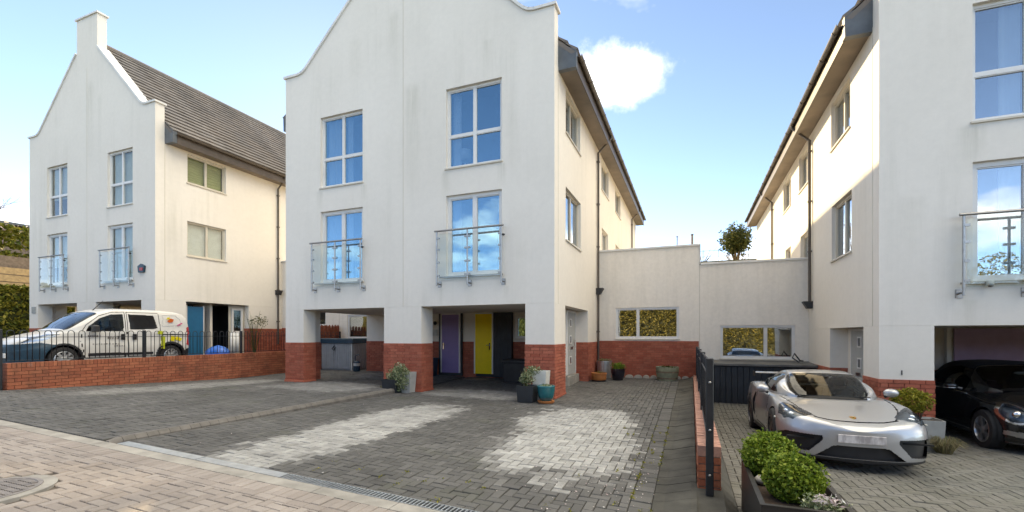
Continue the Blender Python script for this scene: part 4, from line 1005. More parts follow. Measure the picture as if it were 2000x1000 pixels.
railing('black bow-top metal railing on the left brick wall, in front of the van', -13.6, 4.93, 14.9, lambda y: -0.60 + 0.003 * (y - 5), 0.70, [4.93, 7.65, 10.45, 13.2, 14.9], -1.25, pw=0.032)
railing('black metal railing on the brick wall beside the silver car', 0.165, 4.75, 14.9, lambda y: -1.10 - 0.012 * (y - 4.9), 0.85, [4.75, 7.5, 10.2, 12.9, 14.9], -1.53, pw=0.035)

# ------------------------------------------------------------------ foliage helpers
def leaves(name, mat, parent, pts, size, nrm=None, tw=0.6, asp=0.55, jit=0.5):
    """small two-triangle leaves at pts; nrm optional outward directions"""
    P = np.asarray(pts, dtype=float); n = len(P)
    d = rng.normal(size=(n, 3)); d /= np.linalg.norm(d, axis=1)[:, None] + 1e-9
    if nrm is not None: d = np.asarray(nrm) * (1 - tw) + d * tw; d /= np.linalg.norm(d, axis=1)[:, None] + 1e-9
    a = np.cross(d, rng.normal(size=(n, 3))); a /= np.linalg.norm(a, axis=1)[:, None] + 1e-9
    b = np.cross(d, a); s = size * (1 + jit * rng.uniform(-1, 1, n))[:, None]
    bend = d * s * 0.18
    V = np.stack([P - a * s, P + b * s * asp + bend, P + a * s, P - b * s * asp + bend], 1).reshape(-1, 3)
    F = np.arange(4 * n).reshape(n, 4)
    return npmesh(name, V, F, mat, parent)
def blob_pts(c, r, n, shell=0.75, lump=0.12, freq=5, flat=0.0):
    d = rng.normal(size=(n, 3)); d /= np.linalg.norm(d, axis=1)[:, None]
    ph = rng.uniform(0, 6.28, 9)
    l = 1 + lump * (np.sin(d[:, 0] * freq + ph[0]) * np.sin(d[:, 1] * freq + ph[1]) + 0.6 * np.sin(d[:, 2] * freq * 1.7 + ph[2]) * np.sin(d[:, 0] * freq * 1.9 + ph[3]))
    rad = (shell + (1 - shell) * rng.uniform(0, 1, n)) * l
    p = d * rad[:, None] * np.array(r) + np.array(c)
    return p, d
def shrub(name, label, cat, c, r, n, size, mat, base, group=None, stem=True, shell=0.7, lump=0.12, shoots=0):
    T = thing(name, label, cat, base, group)
    p, d = blob_pts(c, r, n, shell, lump)
    if shoots:
        e = rng.normal(size=(shoots, 3)); e[:, 2] = np.abs(e[:, 2]) * 0.8; e /= np.linalg.norm(e, axis=1)[:, None]
        q = [np.array(c) + e * np.array(r) * (0.95 + 0.05 * k + rng.uniform(0, 0.05, (shoots, 1))) + rng.normal(0, 0.008, (shoots, 3)) for k in range(4)]; p = np.concatenate([p] + q); d = np.concatenate([d] + [e] * 4)
    k = p[:, 2] > base[2] + 0.01
    leaves('foliage', mat, T, p[k], size, d[k], 0.75)
    if shoots:
        p2, d2 = blob_pts(c, tuple(0.86 * v for v in r), 5000, 0.6, 0.05); k2 = p2[:, 2] > base[2] + 0.01; leaves('inner_foliage', 'leaf_dark', T, p2[k2], size * 1.2, d2[k2], 0.9)  # darker inner leaves paint in the shade within the shrub
    m = MB()
    for i in range(7):
        a = i * 0.9; e = (c[0] + 0.5 * r[0] * math.cos(a), c[1] + 0.5 * r[1] * math.sin(a), c[2] + 0.2 * r[2])
        m.tube([base, ((base[0] + e[0]) / 2, (base[1] + e[1]) / 2, (base[2] + c[2]) / 2), e], [0.02 * r[0] / 0.3, 0.014 * r[0] / 0.3, 0.004], 5)
    m.build('stems', 'bark', T)
    return T

# ------------------------------------------------------------------ pots and small things around the piers
def square_pot(P, x, y, z, w, h, mat, taper=0.85, rim=0.02):
    m = MB(); a, b = w / 2 * taper, w / 2
    ring = lambda q, zz: [(x - q, y - q, zz), (x + q, y - q, zz), (x + q, y + q, zz), (x - q, y + q, zz)]
    vs = ring(a, z) + ring(b, z + h) + ring(b - rim, z + h) + ring(b - rim - 0.01, z + h - 0.05)
    fs = [(3, 2, 1, 0), (12, 13, 14, 15)]
    for r in (0, 4, 8):
        for k in range(4): fs.append((r + k, r + (k + 1) % 4, r + 4 + (k + 1) % 4, r + 4 + k))
    m.add(vs, fs); m.build('pot', mat, P)
    MB().box(x - b + rim + .012, y - b + rim + .012, z + h - 0.06, x + b - rim - .012, y + b - rim - .012, z + h - 0.035).build('soil', 'soil', P)
def trailing(P, c, r, n, size, mat, droop=0.0, name='foliage'):
    p, d = blob_pts(c, r, n, 0.3, 0.25, 4); p[:, 2] -= droop * (np.hypot(p[:, 0] - c[0], p[:, 1] - c[1]) ** 2); leaves(name, mat, P, p, size, d, 0.9, 0.4)
def stems_out(P, c, n, ln, spread, mat='leaf_dark', r=0.006, name='stalks'):
    m = MB()
    for i in range(n):
        a = random.uniform(0, 6.28); s = random.uniform(0.2, 1) * spread; l = ln * random.uniform(0.6, 1.1)
        m.tube([c, (c[0] + s * 0.4 * math.cos(a), c[1] + s * 0.4 * math.sin(a), c[2] + l * 0.6), (c[0] + s * math.cos(a), c[1] + s * math.sin(a), c[2] + l)], [r, r * 0.7, r * 0.3], 4)
    m.build(name, mat, P)
zg = -1.46
P = thing('potted_plant', 'black square pot with a white flower in front of the middle brick pier', 'potted plant', (-7.12, 9.72, zg))
square_pot(P, -7.12, 9.72, zg, 0.44, 0.34, 'pot_black', 0.86); trailing(P, (-7.16, 9.72, zg + 0.4), (0.16, 0.14, 0.09), 250, 0.022, 'leaf_silver'); trailing(P, (-7.16, 9.66, zg + 0.4), (0.08, 0.06, 0.05), 90, 0.022, 'petal_white', name='flowers')
P = thing('potted_plant', 'pale tapered pot overgrown by pale green trailing leaves at the middle brick pier', 'potted plant', (-6.78, 9.8, zg))
square_pot(P, -6.74, 9.82, zg + 0.0, 0.30, 0.52, 'pot_grey', 0.8); trailing(P, (-6.92, 9.70, zg + 0.50), (0.36, 0.22, 0.26), 2300, 0.026, 'leaf_silver', 0.9); trailing(P, (-6.86, 9.6, zg + 0.25), (0.24, 0.1, 0.24), 500, 0.024, 'leaf_silver'); trailing(P, (-7.42, 9.7, zg + 0.08), (0.1, 0.1, 0.1), 120, 0.02, 'leaf_gold')
P = thing('potted_plant', 'dark square pot in front of the right brick pier of the middle house', 'potted plant', (-3.38, 9.42, zg))
square_pot(P, -3.36, 9.42, zg, 0.38, 0.36, 'pot_black', 0.9); trailing(P, (-3.40, 9.48, zg + 0.5), (0.17, 0.15, 0.17), 700, 0.026, 'leaf_silver'); stems_out(P, (-3.4, 9.44, zg + 0.3), 10, 0.45, 0.14)
P = thing('potted_plant', 'tall white pot with silvery leaves behind the dark square pot', 'potted plant', (-3.2, 9.78, zg))
square_pot(P, -3.16, 9.78, zg, 0.34, 0.66, 'pot_white', 0.75); trailing(P, (-3.32, 9.66, zg + 0.66), (0.2, 0.14, 0.12), 500, 0.026, 'leaf_silver')
P = thing('potted_plant', 'round glazed teal pot at the corner of the right brick pier', 'potted plant', (-2.93, 9.42, zg))
m = MB(); m.lathe([(0.11, 0.045), (0.13, 0.05), (0.175, 0.17), (0.195, 0.30), (0.19, 0.34), (0.205, 0.37), (0.19, 0.375), (0.175, 0.35), (0.16, 0.32)], (-2.93, 9.42, zg), 28); m.build('pot', 'pot_teal', P, True)
m = MB(); m.lathe([(0.17, 0.0), (0.185, 0.03), (0.185, 0.045), (0.15, 0.045)], (-2.93, 9.42, zg), 24); m.build('saucer', 'terracotta', P, 30)
m = MB(); m.lathe([(0.0, 0.33), (0.17, 0.33)], (-2.93, 9.42, zg), 20); m.build('soil', 'soil', P); trailing(P, (-2.93, 9.42, zg + 0.37), (0.14, 0.14, 0.04), 200, 0.02, 'leaf_silver')
zk = z_mid(-2, 14)
P = thing('potted_plant', 'galvanised dustbin used as a planter under the downpipe', 'potted plant', (-2.62, 14.75, zk))
m = MB(); n = 40; prof = [(0.21, 0.0), (0.235, 0.52), (0.25, 0.53), (0.25, 0.56), (0.23, 0.56), (0.22, 0.48)]
for (r, h) in prof:
    for k in range(n): a = 2 * math.pi * k / n; rr = r + (0.008 if k % 2 and h < 0.53 else 0); m.v.append((-2.62 + rr * math.cos(a), 14.75 + rr * math.sin(a), zk + h))
for i in range(len(prof) - 1):
    for k in range(n): m.f.append((i * n + k, i * n + (k + 1) % n, (i + 1) * n + (k + 1) % n, (i + 1) * n + k))
m.build('bin', 'galvanised', P); m = MB(); m.lathe([(0, 0.5), (0.225, 0.5)], (-2.62, 14.75, zk), 20); m.build('soil', 'soil', P); trailing(P, (-2.62, 14.75, zk + 0.57), (0.2, 0.2, 0.06), 350, 0.03, 'grass_dry')
P = thing('potted_plant', 'low terracotta bowl with dry stalks beside the entrance recess', 'potted plant', (-2.60, 13.75, zk))
m = MB(); m.lathe([(0.17, 0.0), (0.22, 0.06), (0.225, 0.2), (0.24, 0.21), (0.24, 0.25), (0.215, 0.25), (0.2, 0.18)], (-2.6, 13.75, zk), 26); m.build('pot', 'terracotta', P, 40); m = MB(); m.lathe([(0, 0.19), (0.205, 0.19)], (-2.6, 13.75, zk), 20); m.build('soil', 'soil', P); stems_out(P, (-2.6, 13.75, zk + 0.19), 26, 0.12, 0.2, 'leaf_autumn')
m = MB(); m.lathe([(0.2, 0.0), (0.235, 0.03)], (-2.6, 13.75, zk - 0.0), 20); m.build('saucer', 'dark_plastic', P)
P = thing('potted_plant', 'glossy black round pot with fresh green spiky plant', 'potted plant', (-2.1, 14.2, zk))
m = MB(); m.lathe([(0.15, 0.0), (0.16, 0.02), (0.215, 0.24), (0.215, 0.32), (0.23, 0.33), (0.23, 0.36), (0.2, 0.36), (0.19, 0.3)], (-2.1, 14.2, zk), 28); m.build('pot', 'pot_gloss', P, 40); m = MB(); m.lathe([(0, 0.31), (0.2, 0.31)], (-2.1, 14.2, zk), 20); m.build('soil', 'soil', P); trailing(P, (-2.1, 14.2, zk + 0.42), (0.22, 0.22, 0.12), 700, 0.03, 'leaf_box'); stems_out(P, (-2.1, 14.2, zk + 0.3), 40, 0.26, 0.2, 'leaf_box', 0.008)
P = thing('potted_plant', 'weathered half barrel planter standing against the brick of the link building', 'potted plant', (-0.68, 14.62, zk))
bc = (-0.68, 14.62)
for k in range(22):
    a0, a1 = 2 * math.pi * k / 22 + 0.012, 2 * math.pi * (k + 1) / 22 - 0.012; m = MB(); vs = []
    for (r, h) in ((0.285, 0), (0.325, 0.22), (0.34, 0.42 + random.uniform(-.01, .01))):
        for rr in (r, r - 0.025):
            for a in (a0, a1): vs.append((bc[0] + rr * math.cos(a), bc[1] + rr * math.sin(a), zk + h))
    m.add(vs, [(0, 1, 5, 4), (4, 5, 9, 8), (2, 3, 7, 6), (6, 7, 11, 10), (8, 9, 11, 10), (0, 4, 6, 2), (4, 8, 10, 6), (1, 3, 7, 5), (5, 7, 11, 9)]); m.build('stave', 'barrel', P)
for h, r in ((0.06, 0.296), (0.25, 0.330)):
    m = MB(); m.lathe([(r, h), (r + 0.006, h), (r + 0.010, h + 0.05), (r + 0.004, h + 0.05)], (*bc, zk), 30); m.build('hoop_band', 'barrel_rust', P)
m = MB(); m.lathe([(0, 0.37), (0.31, 0.37)], (*bc, zk), 20); m.build('soil', 'soil', P); trailing(P, (*bc, zk + 0.4), (0.26, 0.26, 0.05), 250, 0.03, 'leaf_dark')
# edging stones against the link plinth
xx = -2.0; k = 0
ES = thing('stone_edging', 'row of pale rounded edging stones along the link building wall', 'edging', (-1.6, 15.05, zk))
while xx < 0.0:
    m = MB(); w = random.uniform(0.2, 0.27); n = 8
    pts = [(xx + w / 2 + w / 2 * math.cos(a) * 0.98, 15.0, zk - 0.03 + 0.14 * max(0, math.sin(a)) ** 0.6) for a in [math.pi * i / n for i in range(n + 1)]]
    m.prism(pts, (0, 0.12, 0)); m.build('stone', 'stone_pale', ES); xx += w + 0.012
# plastic storage shed seen through the left bay
zs = z_left(-12, 13.5)
P = thing('storage_shed', 'low grey plastic storage shed with dark lid, seen through the left carport bay', 'shed', (-12.5, 13.6, zs))
m = MB(); m.box(-13.3, 13.62, zs, -11.8, 14.4, zs + 1.0); m.build('body', 'shed_grey', P)
for xa, xb in ((-13.28, -12.68), (-12.66, -11.9)):
    m = MB(); m.box(xa, 13.58, zs + 0.04, xb, 13.61, zs + 1.0); d_ = m.build('door', 'shed_grey', P); k = xa + 0.03
    while k < xb - 0.05: MB().box(k, 13.565, zs + 0.06, k + 0.05, 13.579, zs + 0.98).build('rib', 'shed_grey', d_); k += 0.085
m = MB(); k = 13.66
while k < 14.35: m.box(-11.799, k, zs + 0.05, -11.785, k + 0.07, zs + 0.98); k += 0.12
m.build('side_ribs', 'shed_grey', P)
m = MB(); m.cbox(-13.36, 13.52, zs + 1.01, -11.74, 14.44, zs + 1.2, 0.03); m.build('lid', 'blue_dark', P)
m = MB(); m.box(-11.87, 13.57, zs + 0.0, -11.81, 13.6, zs + 1.0); m.build('corner_post', 'pot_white', P)
m = MB(); m.tube([(-12.62, 13.55, zs + 0.92), (-12.62, 13.5, zs + 0.88), (-12.7, 13.5, zs + 0.8), (-12.6, 13.5, zs + 0.74), (-12.58, 13.54, zs + 0.86)], 0.02, 6); m.build('padlock', 'dark_plastic', P)
P = thing('watering_can', 'dark blue watering can standing beside the storage shed', 'watering can', (-11.35, 13.3, zs))
m = MB(); m.lathe([(0.11, 0), (0.12, 0.02), (0.12, 0.34), (0.08, 0.38), (0.05, 0.38)], (-11.35, 13.3, zs), 18); m.build('body', 'blue_dark', P, 40)
m = MB(); m.tube([(-11.42, 13.3, zs + 0.36), (-11.42, 13.3, zs + 0.56), (-11.32, 13.3, zs + 0.62), (-11.24, 13.3, zs + 0.6)], 0.014, 6); m.build('handle', 'blue_dark', P)
m = MB(); m.lathe([(0.1225, 0.2), (0.1225, 0.3)], (-11.35, 13.3, zs), 18); m.build('label', 'pot_white', P)
# picket fence behind
P = thing('picket_fence', 'red-brown picket fence in the gap between left and middle houses', 'fence', (-13.8, 12.9, -1.2))
for k in range(13):
    y = 12.6 + k * 0.19; h = 0.42 + 0.0 * k; m = MB(); m.prism([(-13.86, y, -0.62), (-13.86, y + 0.13, -0.62), (-13.86, y + 0.13, h - 0.06), (-13.86, y + 0.065, h), (-13.86, y, h - 0.06)], (0.025, 0, 0)); m.build('picket', 'picket_red', P)
m = MB(); m.box(-13.9, 12.6, -0.3, -13.861, 15.1, -0.22); m.box(-13.9, 12.6, 0.15, -13.861, 15.1, 0.23); m.build('rail', 'picket_red', P)
P = thing('picket_fence', 'red-brown picket panel against the link building, above the storage shed', 'fence', (-14.5, 15.0, -1.2))
for k in range(8):
    x = -14.9 + k * 0.15; m = MB(); m.prism([(x, 15.0, -0.9), (x + 0.11, 15.0, -0.9), (x + 0.11, 15.0, 0.38), (x + 0.055, 15.0, 0.45), (x, 15.0, 0.38)], (0, 0.02, 0)); m.build('picket', 'picket_red', P)
m = MB(); m.box(-14.9, 15.021, 0.1, -13.75, 15.05, 0.18); m.build('rail', 'picket_red', P)
# boxes in the carport
zc = z_mid(-5, 13)
P = thing('storage_box', 'black plastic storage chest beside the yellow door', 'box', (-4.75, 12.9, zc))
m = MB(); m.cbox(-5.3, 12.65, zc, -4.2, 13.2, zc + 0.58, 0.02); m.build('body', 'dark_plastic', P); m = MB(); m.cbox(-5.34, 12.61, zc + 0.581, -4.16, 13.22, zc + 0.68, 0.03); m.build('lid', 'dark_plastic', P)
P = thing('recycling_box', 'dark blue recycling box left of the purple door', 'box', (-8.2, 13.2, zc))
m = MB(); m.prism([(-8.42, 13.0, zc), (-8.06, 13.0, zc), (-8.0, 13.0, zc + 0.6), (-8.48, 13.0, zc + 0.6)], (0, 0.4, 0)); m.build('body', 'blue_dark', P); m = MB(); m.cbox(-8.5, 12.97, zc + 0.601, -7.98, 13.43, zc + 0.65, 0.01); m.build('lid', 'blue_dark', P)
P = tag(MB().cbox(-6.75, 12.85, zc - 0.0, -5.95, 13.3, zc + 0.015, 0.004).build('doormat', 'timber_grey', None, loc=(-6.35, 13.1, zc)), 'thin brown doormat in front of the yellow door', 'doormat')
# black slatted lean-to store under the right link window
P = thing('lean_to_store', 'black timber-boarded store with grey top under the right link window', 'store', (1.7, 14.4, -1.95))
m = MB(); m.box(0.32, 14.24, -1.98, 3.1, 15.18, -0.86); m.build('body', 'board_black', P)
x = 0.32
while x < 3.05: MB().cbox(x, 14.2, -1.96, x + 0.142, 14.235, -0.88, 0.006).build('board', 'board_black', P); x += 0.15
m = MB(); m.add([(0.28, 14.12, -0.855), (3.12, 14.12, -0.855), (3.12, 15.19, -0.80), (0.28, 15.19, -0.80), (0.28, 14.12, -0.80), (3.12, 14.12, -0.80), (3.12, 15.19, -0.745), (0.28, 15.19, -0.745)], BOXF); m.build('top', 'board_top', P)
m = MB(); m.tube([(2.93, 14.9, -0.72), (2.8, 14.6, -0.70), (2.65, 14.5, -0.5), (2.6, 14.5, -0.62), (2.75, 14.4, -0.74)], 0.02, 6); m.build('hose', 'dark_plastic', P)
# trough planter with box balls on the right drive
zt_ = z_right(0.7, 4.5)
TP = thing('trough_planter', 'long dark metal trough planter in the right foreground', 'planter', (0.72, 4.2, zt_))
def trough(m, x0, y0, x1, y1, z0, z1, t):
    m.box(x0, y0, z0, x0 + t, y1, z1); m.box(x1 - t, y0, z0, x1, y1, z1); m.box(x0 + t, y0, z0, x1 - t, y0 + t, z1); m.box(x0 + t, y1 - t, z0, x1 - t, y1, z1); m.box(x0 + t, y0 + t, z0, x1 - t, y1 - t, z0 + 0.02)
m = MB(); trough(m, 0.46, 3.62, 1.02, 4.98, zt_, -1.20, 0.03); m.build('box', 'planter_dark', TP)
m = MB(); x0_, y0_, x1_, y1_, t_ = 0.452, 3.612, 1.028, 4.988, 0.036
for q in ((x0_, y0_, x0_ + t_, y1_), (x1_ - t_, y0_, x1_, y1_), (x0_ + t_, y0_, x1_ - t_, y0_ + t_), (x0_ + t_, y1_ - t_, x1_ - t_, y1_)): m.box(q[0], q[1], -1.1985, q[2], q[3], -1.19)
m.build('rim', 'planter_dark', TP)
m = MB(); m.box(0.492, 3.652, -1.32, 0.988, 4.948, -1.265); m.build('soil', 'soil', TP)
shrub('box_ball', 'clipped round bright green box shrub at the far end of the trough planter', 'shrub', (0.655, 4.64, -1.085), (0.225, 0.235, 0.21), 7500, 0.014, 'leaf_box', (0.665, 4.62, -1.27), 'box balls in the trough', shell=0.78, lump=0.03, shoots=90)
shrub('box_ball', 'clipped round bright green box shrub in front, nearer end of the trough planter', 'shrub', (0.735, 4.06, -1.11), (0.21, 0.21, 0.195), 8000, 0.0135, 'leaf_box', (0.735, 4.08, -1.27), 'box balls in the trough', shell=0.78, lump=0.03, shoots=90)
P = thing('bedding_plant', 'small grey-green plant with white and pink flowers in the near trough corner', 'plant', (0.86, 3.78, -1.27))
trailing(P, (0.85, 3.77, -1.20), (0.15, 0.1, 0.07), 420, 0.018, 'leaf_silver'); trailing(P, (0.88, 3.74, -1.15), (0.12, 0.07, 0.05), 110, 0.016, 'petal_white', name='flowers')
P = thing('garden_pebble', 'pale pebble lying on the soil of the trough planter', 'pebble', (0.62, 4.32, -1.25))
m = MB(); m.lathe([(0, -0.03), (0.05, -0.02), (0.065, 0.01), (0.04, 0.04), (0, 0.045)], (0.56, 4.36, -1.235), 10); m.build('pebble', 'stone_pale', P, True)
# small shrub in grey pot at the right pier
zp = z_right(3.4, 9.6)
P = thing('potted_plant', 'grey square pot with yellow-green round shrub at the brick pier of the right house', 'potted plant', (3.5, 9.62, zp))
square_pot(P, 3.62, 9.6, zp, 0.42, 0.50, 'pot_grey', 0.9); pp, dd = blob_pts((3.42, 9.5, zp + 0.80), (0.29, 0.24, 0.21), 2600, 0.6, 0.12); leaves('foliage', 'leaf_gold', P, pp, 0.02, dd, 0.75); stems_out(P, (3.55, 9.55, zp + 0.45), 14, 0.4, 0.2, 'bark', 0.006)
P = thing('grass_tuft', 'dry ornamental grass tuft beside the black car, by the grey pot', 'grass', (3.75, 9.35, zp))
m = MB()
for i in range(260):
    a = random.uniform(0, 6.28); r = random.uniform(0.0, 0.1); l = random.uniform(0.12, 0.28); s = random.uniform(0.04, 0.26)
    b = (3.78 + r * math.cos(a), 9.32 + r * math.sin(a), zp); mid = (b[0] + s * 0.5 * math.cos(a), b[1] + s * 0.5 * math.sin(a), zp + l); e = (b[0] + s * math.cos(a), b[1] + s * math.sin(a), zp + l * 0.7)
    m.tube([b, mid, e], [0.004, 0.003, 0.001], 3, False)
m.build('blades', 'grass_dry', P)
# things by the left house store
zl = -0.9
P = thing('rubbish_bag', 'bright blue full bag behind the railings near the left house store', 'bag', (-15.3, 10.9, zl))
pp = MB(); n, k_ = 18, 10
for j in range(k_ + 1):
    for i in range(n):
        a = 2 * math.pi * i / n; t = j / k_; r = 0.36 * math.sin(math.pi * min(1, t * 0.93 + 0.07)) ** 0.6 * (1 + 0.09 * math.sin(3 * a + 4 * t) + 0.06 * math.sin(7 * a)); pp.v.append((-15.3 + r * math.cos(a), 10.9 + r * math.sin(a), zl + 0.56 * t))
for j in range(k_):
    for i in range(n): pp.f.append((j * n + i, j * n + (i + 1) % n, (j + 1) * n + (i + 1) % n, (j + 1) * n + i))
pp.build('bag', 'bag_blue', P, True)
for k in range(5):
    y = 11.7 + k * 0.52; P = thing('plant_crate', ['black plastic crate next to the blue bag', 'second black crate in the row from the blue bag', 'middle black crate in the row behind the railings', 'fourth black crate in the row from the blue bag', 'last black crate in the row, nearest the middle house'][k], 'crate', (-14.6, y, zl), 'black crates behind the railings')
    m = MB(); trough(m, -14.85, y, -14.4, y + 0.46, zl, zl + 0.26, 0.02); m.build('crate', 'dark_plastic', P); m = MB(); m.box(-14.395, y + 0.15, zl + 0.1, -14.385, y + 0.3, zl + 0.2); m.build('label', 'pot_white', P)
P = thing('garden_plant', 'tall wispy plant by the brick plinth of the left house', 'plant', (-16.9, 13.4, zl)); stems_out(P, (-16.9, 13.6, zl), 24, 1.75, 0.5, 'leaf_dark', 0.012); trailing(P, (-16.8, 13.7, zl + 1.5), (0.35, 0.5, 0.25), 160, 0.04, 'leaf_dark')
P = thing('garden_plant', 'yellow-green leafy plant at the far end of the left wall', 'plant', (-14.3, 13.9, zl)); stems_out(P, (-14.3, 13.9, zl), 20, 0.9, 0.3, 'leaf_gold', 0.01); trailing(P, (-14.3, 13.9, zl + 0.65), (0.2, 0.3, 0.35), 500, 0.045, 'leaf_gold')
P = thing('paint_can', 'orange can on the floor of the blue-doored store', 'can', (-17.0, 12.35, zl)); m = MB(); m.lathe([(0.07, 0), (0.08, 0.02), (0.08, 0.22), (0.04, 0.27), (0.03, 0.33), (0, 0.33)], (-17.0, 12.35, zl), 14); m.build('can', 'orange_paint', P, 40)
P = thing('garden_sheet', 'pale cloth hanging in the dark store beside the blue door', 'cloth', (-17.05, 12.75, zl)); m = MB(); n = 20
for i in range(n + 1):
    t = i / n; y = 12.62 + 0.34 * t; x = -17.05 + 0.05 * math.sin(t * 14); m.v += [(x, y, zl + 0.15 + 0.06 * math.sin(t * 9)), (x, y + 0.02, zl + 1.0)]
for i in range(n): m.f.append((2 * i, 2 * i + 2, 2 * i + 3, 2 * i + 1))
o = m.build('cloth', 'curtain', P, True); md = o.modifiers.new('thick', 'SOLIDIFY'); md.thickness = 0.012

# ------------------------------------------------------------------ behind the houses and to the left
m = MB()
for j in range(9):
    for i in range(25):
        x = -72 + 6 * i; y = 27.3 + 9 * j; m.v.append((x, y, 3.95 + 0.10 * math.sin(x * 0.7 + j) + (0.02 * j)))
for j in range(8):
    for i in range(24): a = j * 25 + i; m.f.append((a, a + 1, a + 26, a + 25))
m.v += [(-72, 27.29, 4.1), (72, 27.29, 4.1), (72, 27.29, -6), (-72, 27.29, -6)]; b = len(m.v); m.f.append((b - 4, b - 3, b - 2, b - 1))
tag(m.build('terrace', 'earth'), kind='structure')
shrub('round_bush', 'round dark green bush standing above the right link parapet', 'bush', (2.35, 28.5, 5.35), (0.82, 0.7, 0.95), 5200, 0.065, 'leaf_dark', (2.35, 28.5, 3.95), shell=0.15, lump=0.3)
P = thing('bare_shrub', 'leafless twiggy shrub left of the round bush', 'shrub', (0.6, 28.3, 3.95)); m = MB()
for i in range(26):
    a = random.uniform(-0.9, 0.9); l = random.uniform(0.5, 1.15); m.tube([(0.6, 28.3, 3.9), (0.6 + a * l * 0.5, 28.3, 3.9 + l * 0.6), (0.6 + a * l, 28.2, 3.9 + l * 1.1)], [0.02, 0.012, 0.004], 4)
m.build('twigs', 'bark', P)
P = thing('bare_shrub', 'pale twiggy growth at the foot of the round bush', 'shrub', (2.2, 28.0, 3.95)); m = MB()
for i in range(40):
    a = random.uniform(-1, 1); l = random.uniform(0.3, 0.75); m.tube([(2.3 + a * 0.2, 27.8, 3.9), (2.3 + a * 0.6, 27.7, 3.9 + l * 0.6), (2.3 + a * 0.9, 27.6, 3.9 + l)], [0.015, 0.01, 0.004], 4)
m.build('twigs', 'timber', P)
for k, (x, y, h, lab) in enumerate(((-0.75, 27.6, 1.75, 'thin grey pole standing left behind the link parapet'), (0.05, 27.6, 1.8, 'thicker grey pole standing behind the step of the link parapet'))):
    m = MB(); m.tube([(x, y, 3.9), (x, y, 3.9 + h)], 0.03 + 0.03 * k, 8); m.lathe([(0, 0.03), (0.05 + 0.03 * k, 0.0), (0.05 + 0.03 * k, -0.04)], (x, y, 3.92 + h), 8); tag(m.build('pole', 'timber_grey', None, True, loc=(x, y, 3.9)), lab, 'pole')
P = thing('wire_fence', 'thin post and wire fence on the terrace behind the link building', 'fence', (1.5, 29.5, 3.95))
for i in range(10): m = MB(); m.tube([(-2.5 + i * 0.8, 29.5, 3.9), (-2.5 + i * 0.8, 29.5, 5.1)], 0.016, 5); m.build('post', 'timber_grey', P)
for zz in (4.7, 5.05): m = MB(); m.tube([(-2.5, 29.5, zz), (4.7, 29.5, zz)], 0.01, 4); m.build('wire', 'timber_grey', P)
P = thing('terrace_chair', 'dark metal chair on the terrace roof behind the link parapet', 'chair', (-2.2, 20.6, 2.3))
m = MB(); m.tube([(-2.5, 20.4, 2.28), (-2.5, 20.4, 3.5), (-2.3, 20.4, 3.6), (-2.1, 20.4, 3.5), (-2.1, 20.4, 2.28)], 0.03, 6); m.tube([(-2.5, 20.4, 3.2), (-2.1, 20.4, 3.2)], 0.03, 6); m.build('back', 'dark_plastic', P)
m = MB(); m.box(-2.52, 19.95, 2.72, -2.08, 20.4, 2.76); m.build('seat', 'dark_plastic', P)
for xx in (-2.5, -2.1): m = MB(); m.tube([(xx, 19.98, 2.72), (xx, 19.96, 2.28)], 0.025, 6); m.build('leg', 'dark_plastic', P)
# left bank
def hedge_box(T, x0, x1, y0, y1, z0, z1, n, size, mat, name='foliage'):
    p = rng.uniform(0, 1, (n, 3)); f = rng.integers(0, 3, n)
    p[f == 0, 0] = 1 - p[f == 0, 0] ** 3 * 0.3; p[f == 1, 2] = 1 - p[f == 1, 2] ** 3 * 0.3; p[f == 2, 1] = np.where(p[f == 2, 1] < 0.5, p[f == 2, 1] ** 3, 1 - (1 - p[f == 2, 1]) ** 3)
    q = p * np.array([x1 - x0, y1 - y0, z1 - z0]) + np.array([x0, y0, z0]) + rng.normal(0, 0.05, (n, 3)) + 0.1 * np.sin(p * 23)
    leaves(name, mat, T, q, size)
T = thing('hedge', 'ivy-green hedge bank at the left edge beside the left house', 'hedge', (-28.6, 12, -0.8))
m = MB(); m.box(-30.6, 8.5, -0.9, -28.2, 22, 1.9); m.build('core', 'hedge_core', T)
hedge_box(T, -30.4, -28.0, 8.6, 16, -0.6, 2.25, 26000, 0.085, 'leaf_hedge')
T = thing('timber_fence', 'pale timber fence above the hedge bank at the left edge', 'fence', (-30.8, 12, 2.0))
for k in range(4): m = MB(); m.box(-30.9, 8.6, 1.9 + k * 0.36, -30.85, 22, 2.22 + k * 0.36); m.build('board', 'timber', T)
for k in range(8): m = MB(); m.box(-30.84, 8.6 + k * 1.9, 1.8, -30.74, 8.72 + k * 1.9, 3.45); m.build('post', 'timber', T)
T = thing('stone_bank', 'weathered brown retaining bank above the timber fence at the left edge', 'wall', (-32, 12, 3.0))
m = MB(); m.box(-34, 7, 1.5, -31.6, 24, 3.95); m.build('core', 'timber_grey', T)
T = thing('garden_shrubs', 'straggly shrubs with pale flower heads on the bank at the left edge', 'shrub', (-32.6, 12, 3.95))
hedge_box(T, -34.5, -31.8, 7.5, 18, 3.9, 5.5, 7000, 0.13, 'leaf_hedge'); hedge_box(T, -34.0, -31.7, 8, 24, 4.6, 5.7, 500, 0.10, 'petal_white', 'flower_heads')
for o in T.children: o['kind'] = 'stuff'
T = thing('low_building', 'low dark-roofed building behind the shrubs at the left edge', 'building', (-42, 16, 3)); m = MB(); m.prism([(-46, 6, 3), (-40, 6, 3), (-40, 6, 7.0), (-46, 6, 7.6)], (0, 26, 0)); m.build('wall', 'timber_grey', T); m = MB(); m.prism([(-46.3, 5.7, 7.62), (-39.6, 5.7, 6.95), (-39.6, 5.7, 7.1), (-46.3, 5.7, 7.8)], (0, 26.6, 0)); m.build('roof', 'lead_grey', T)
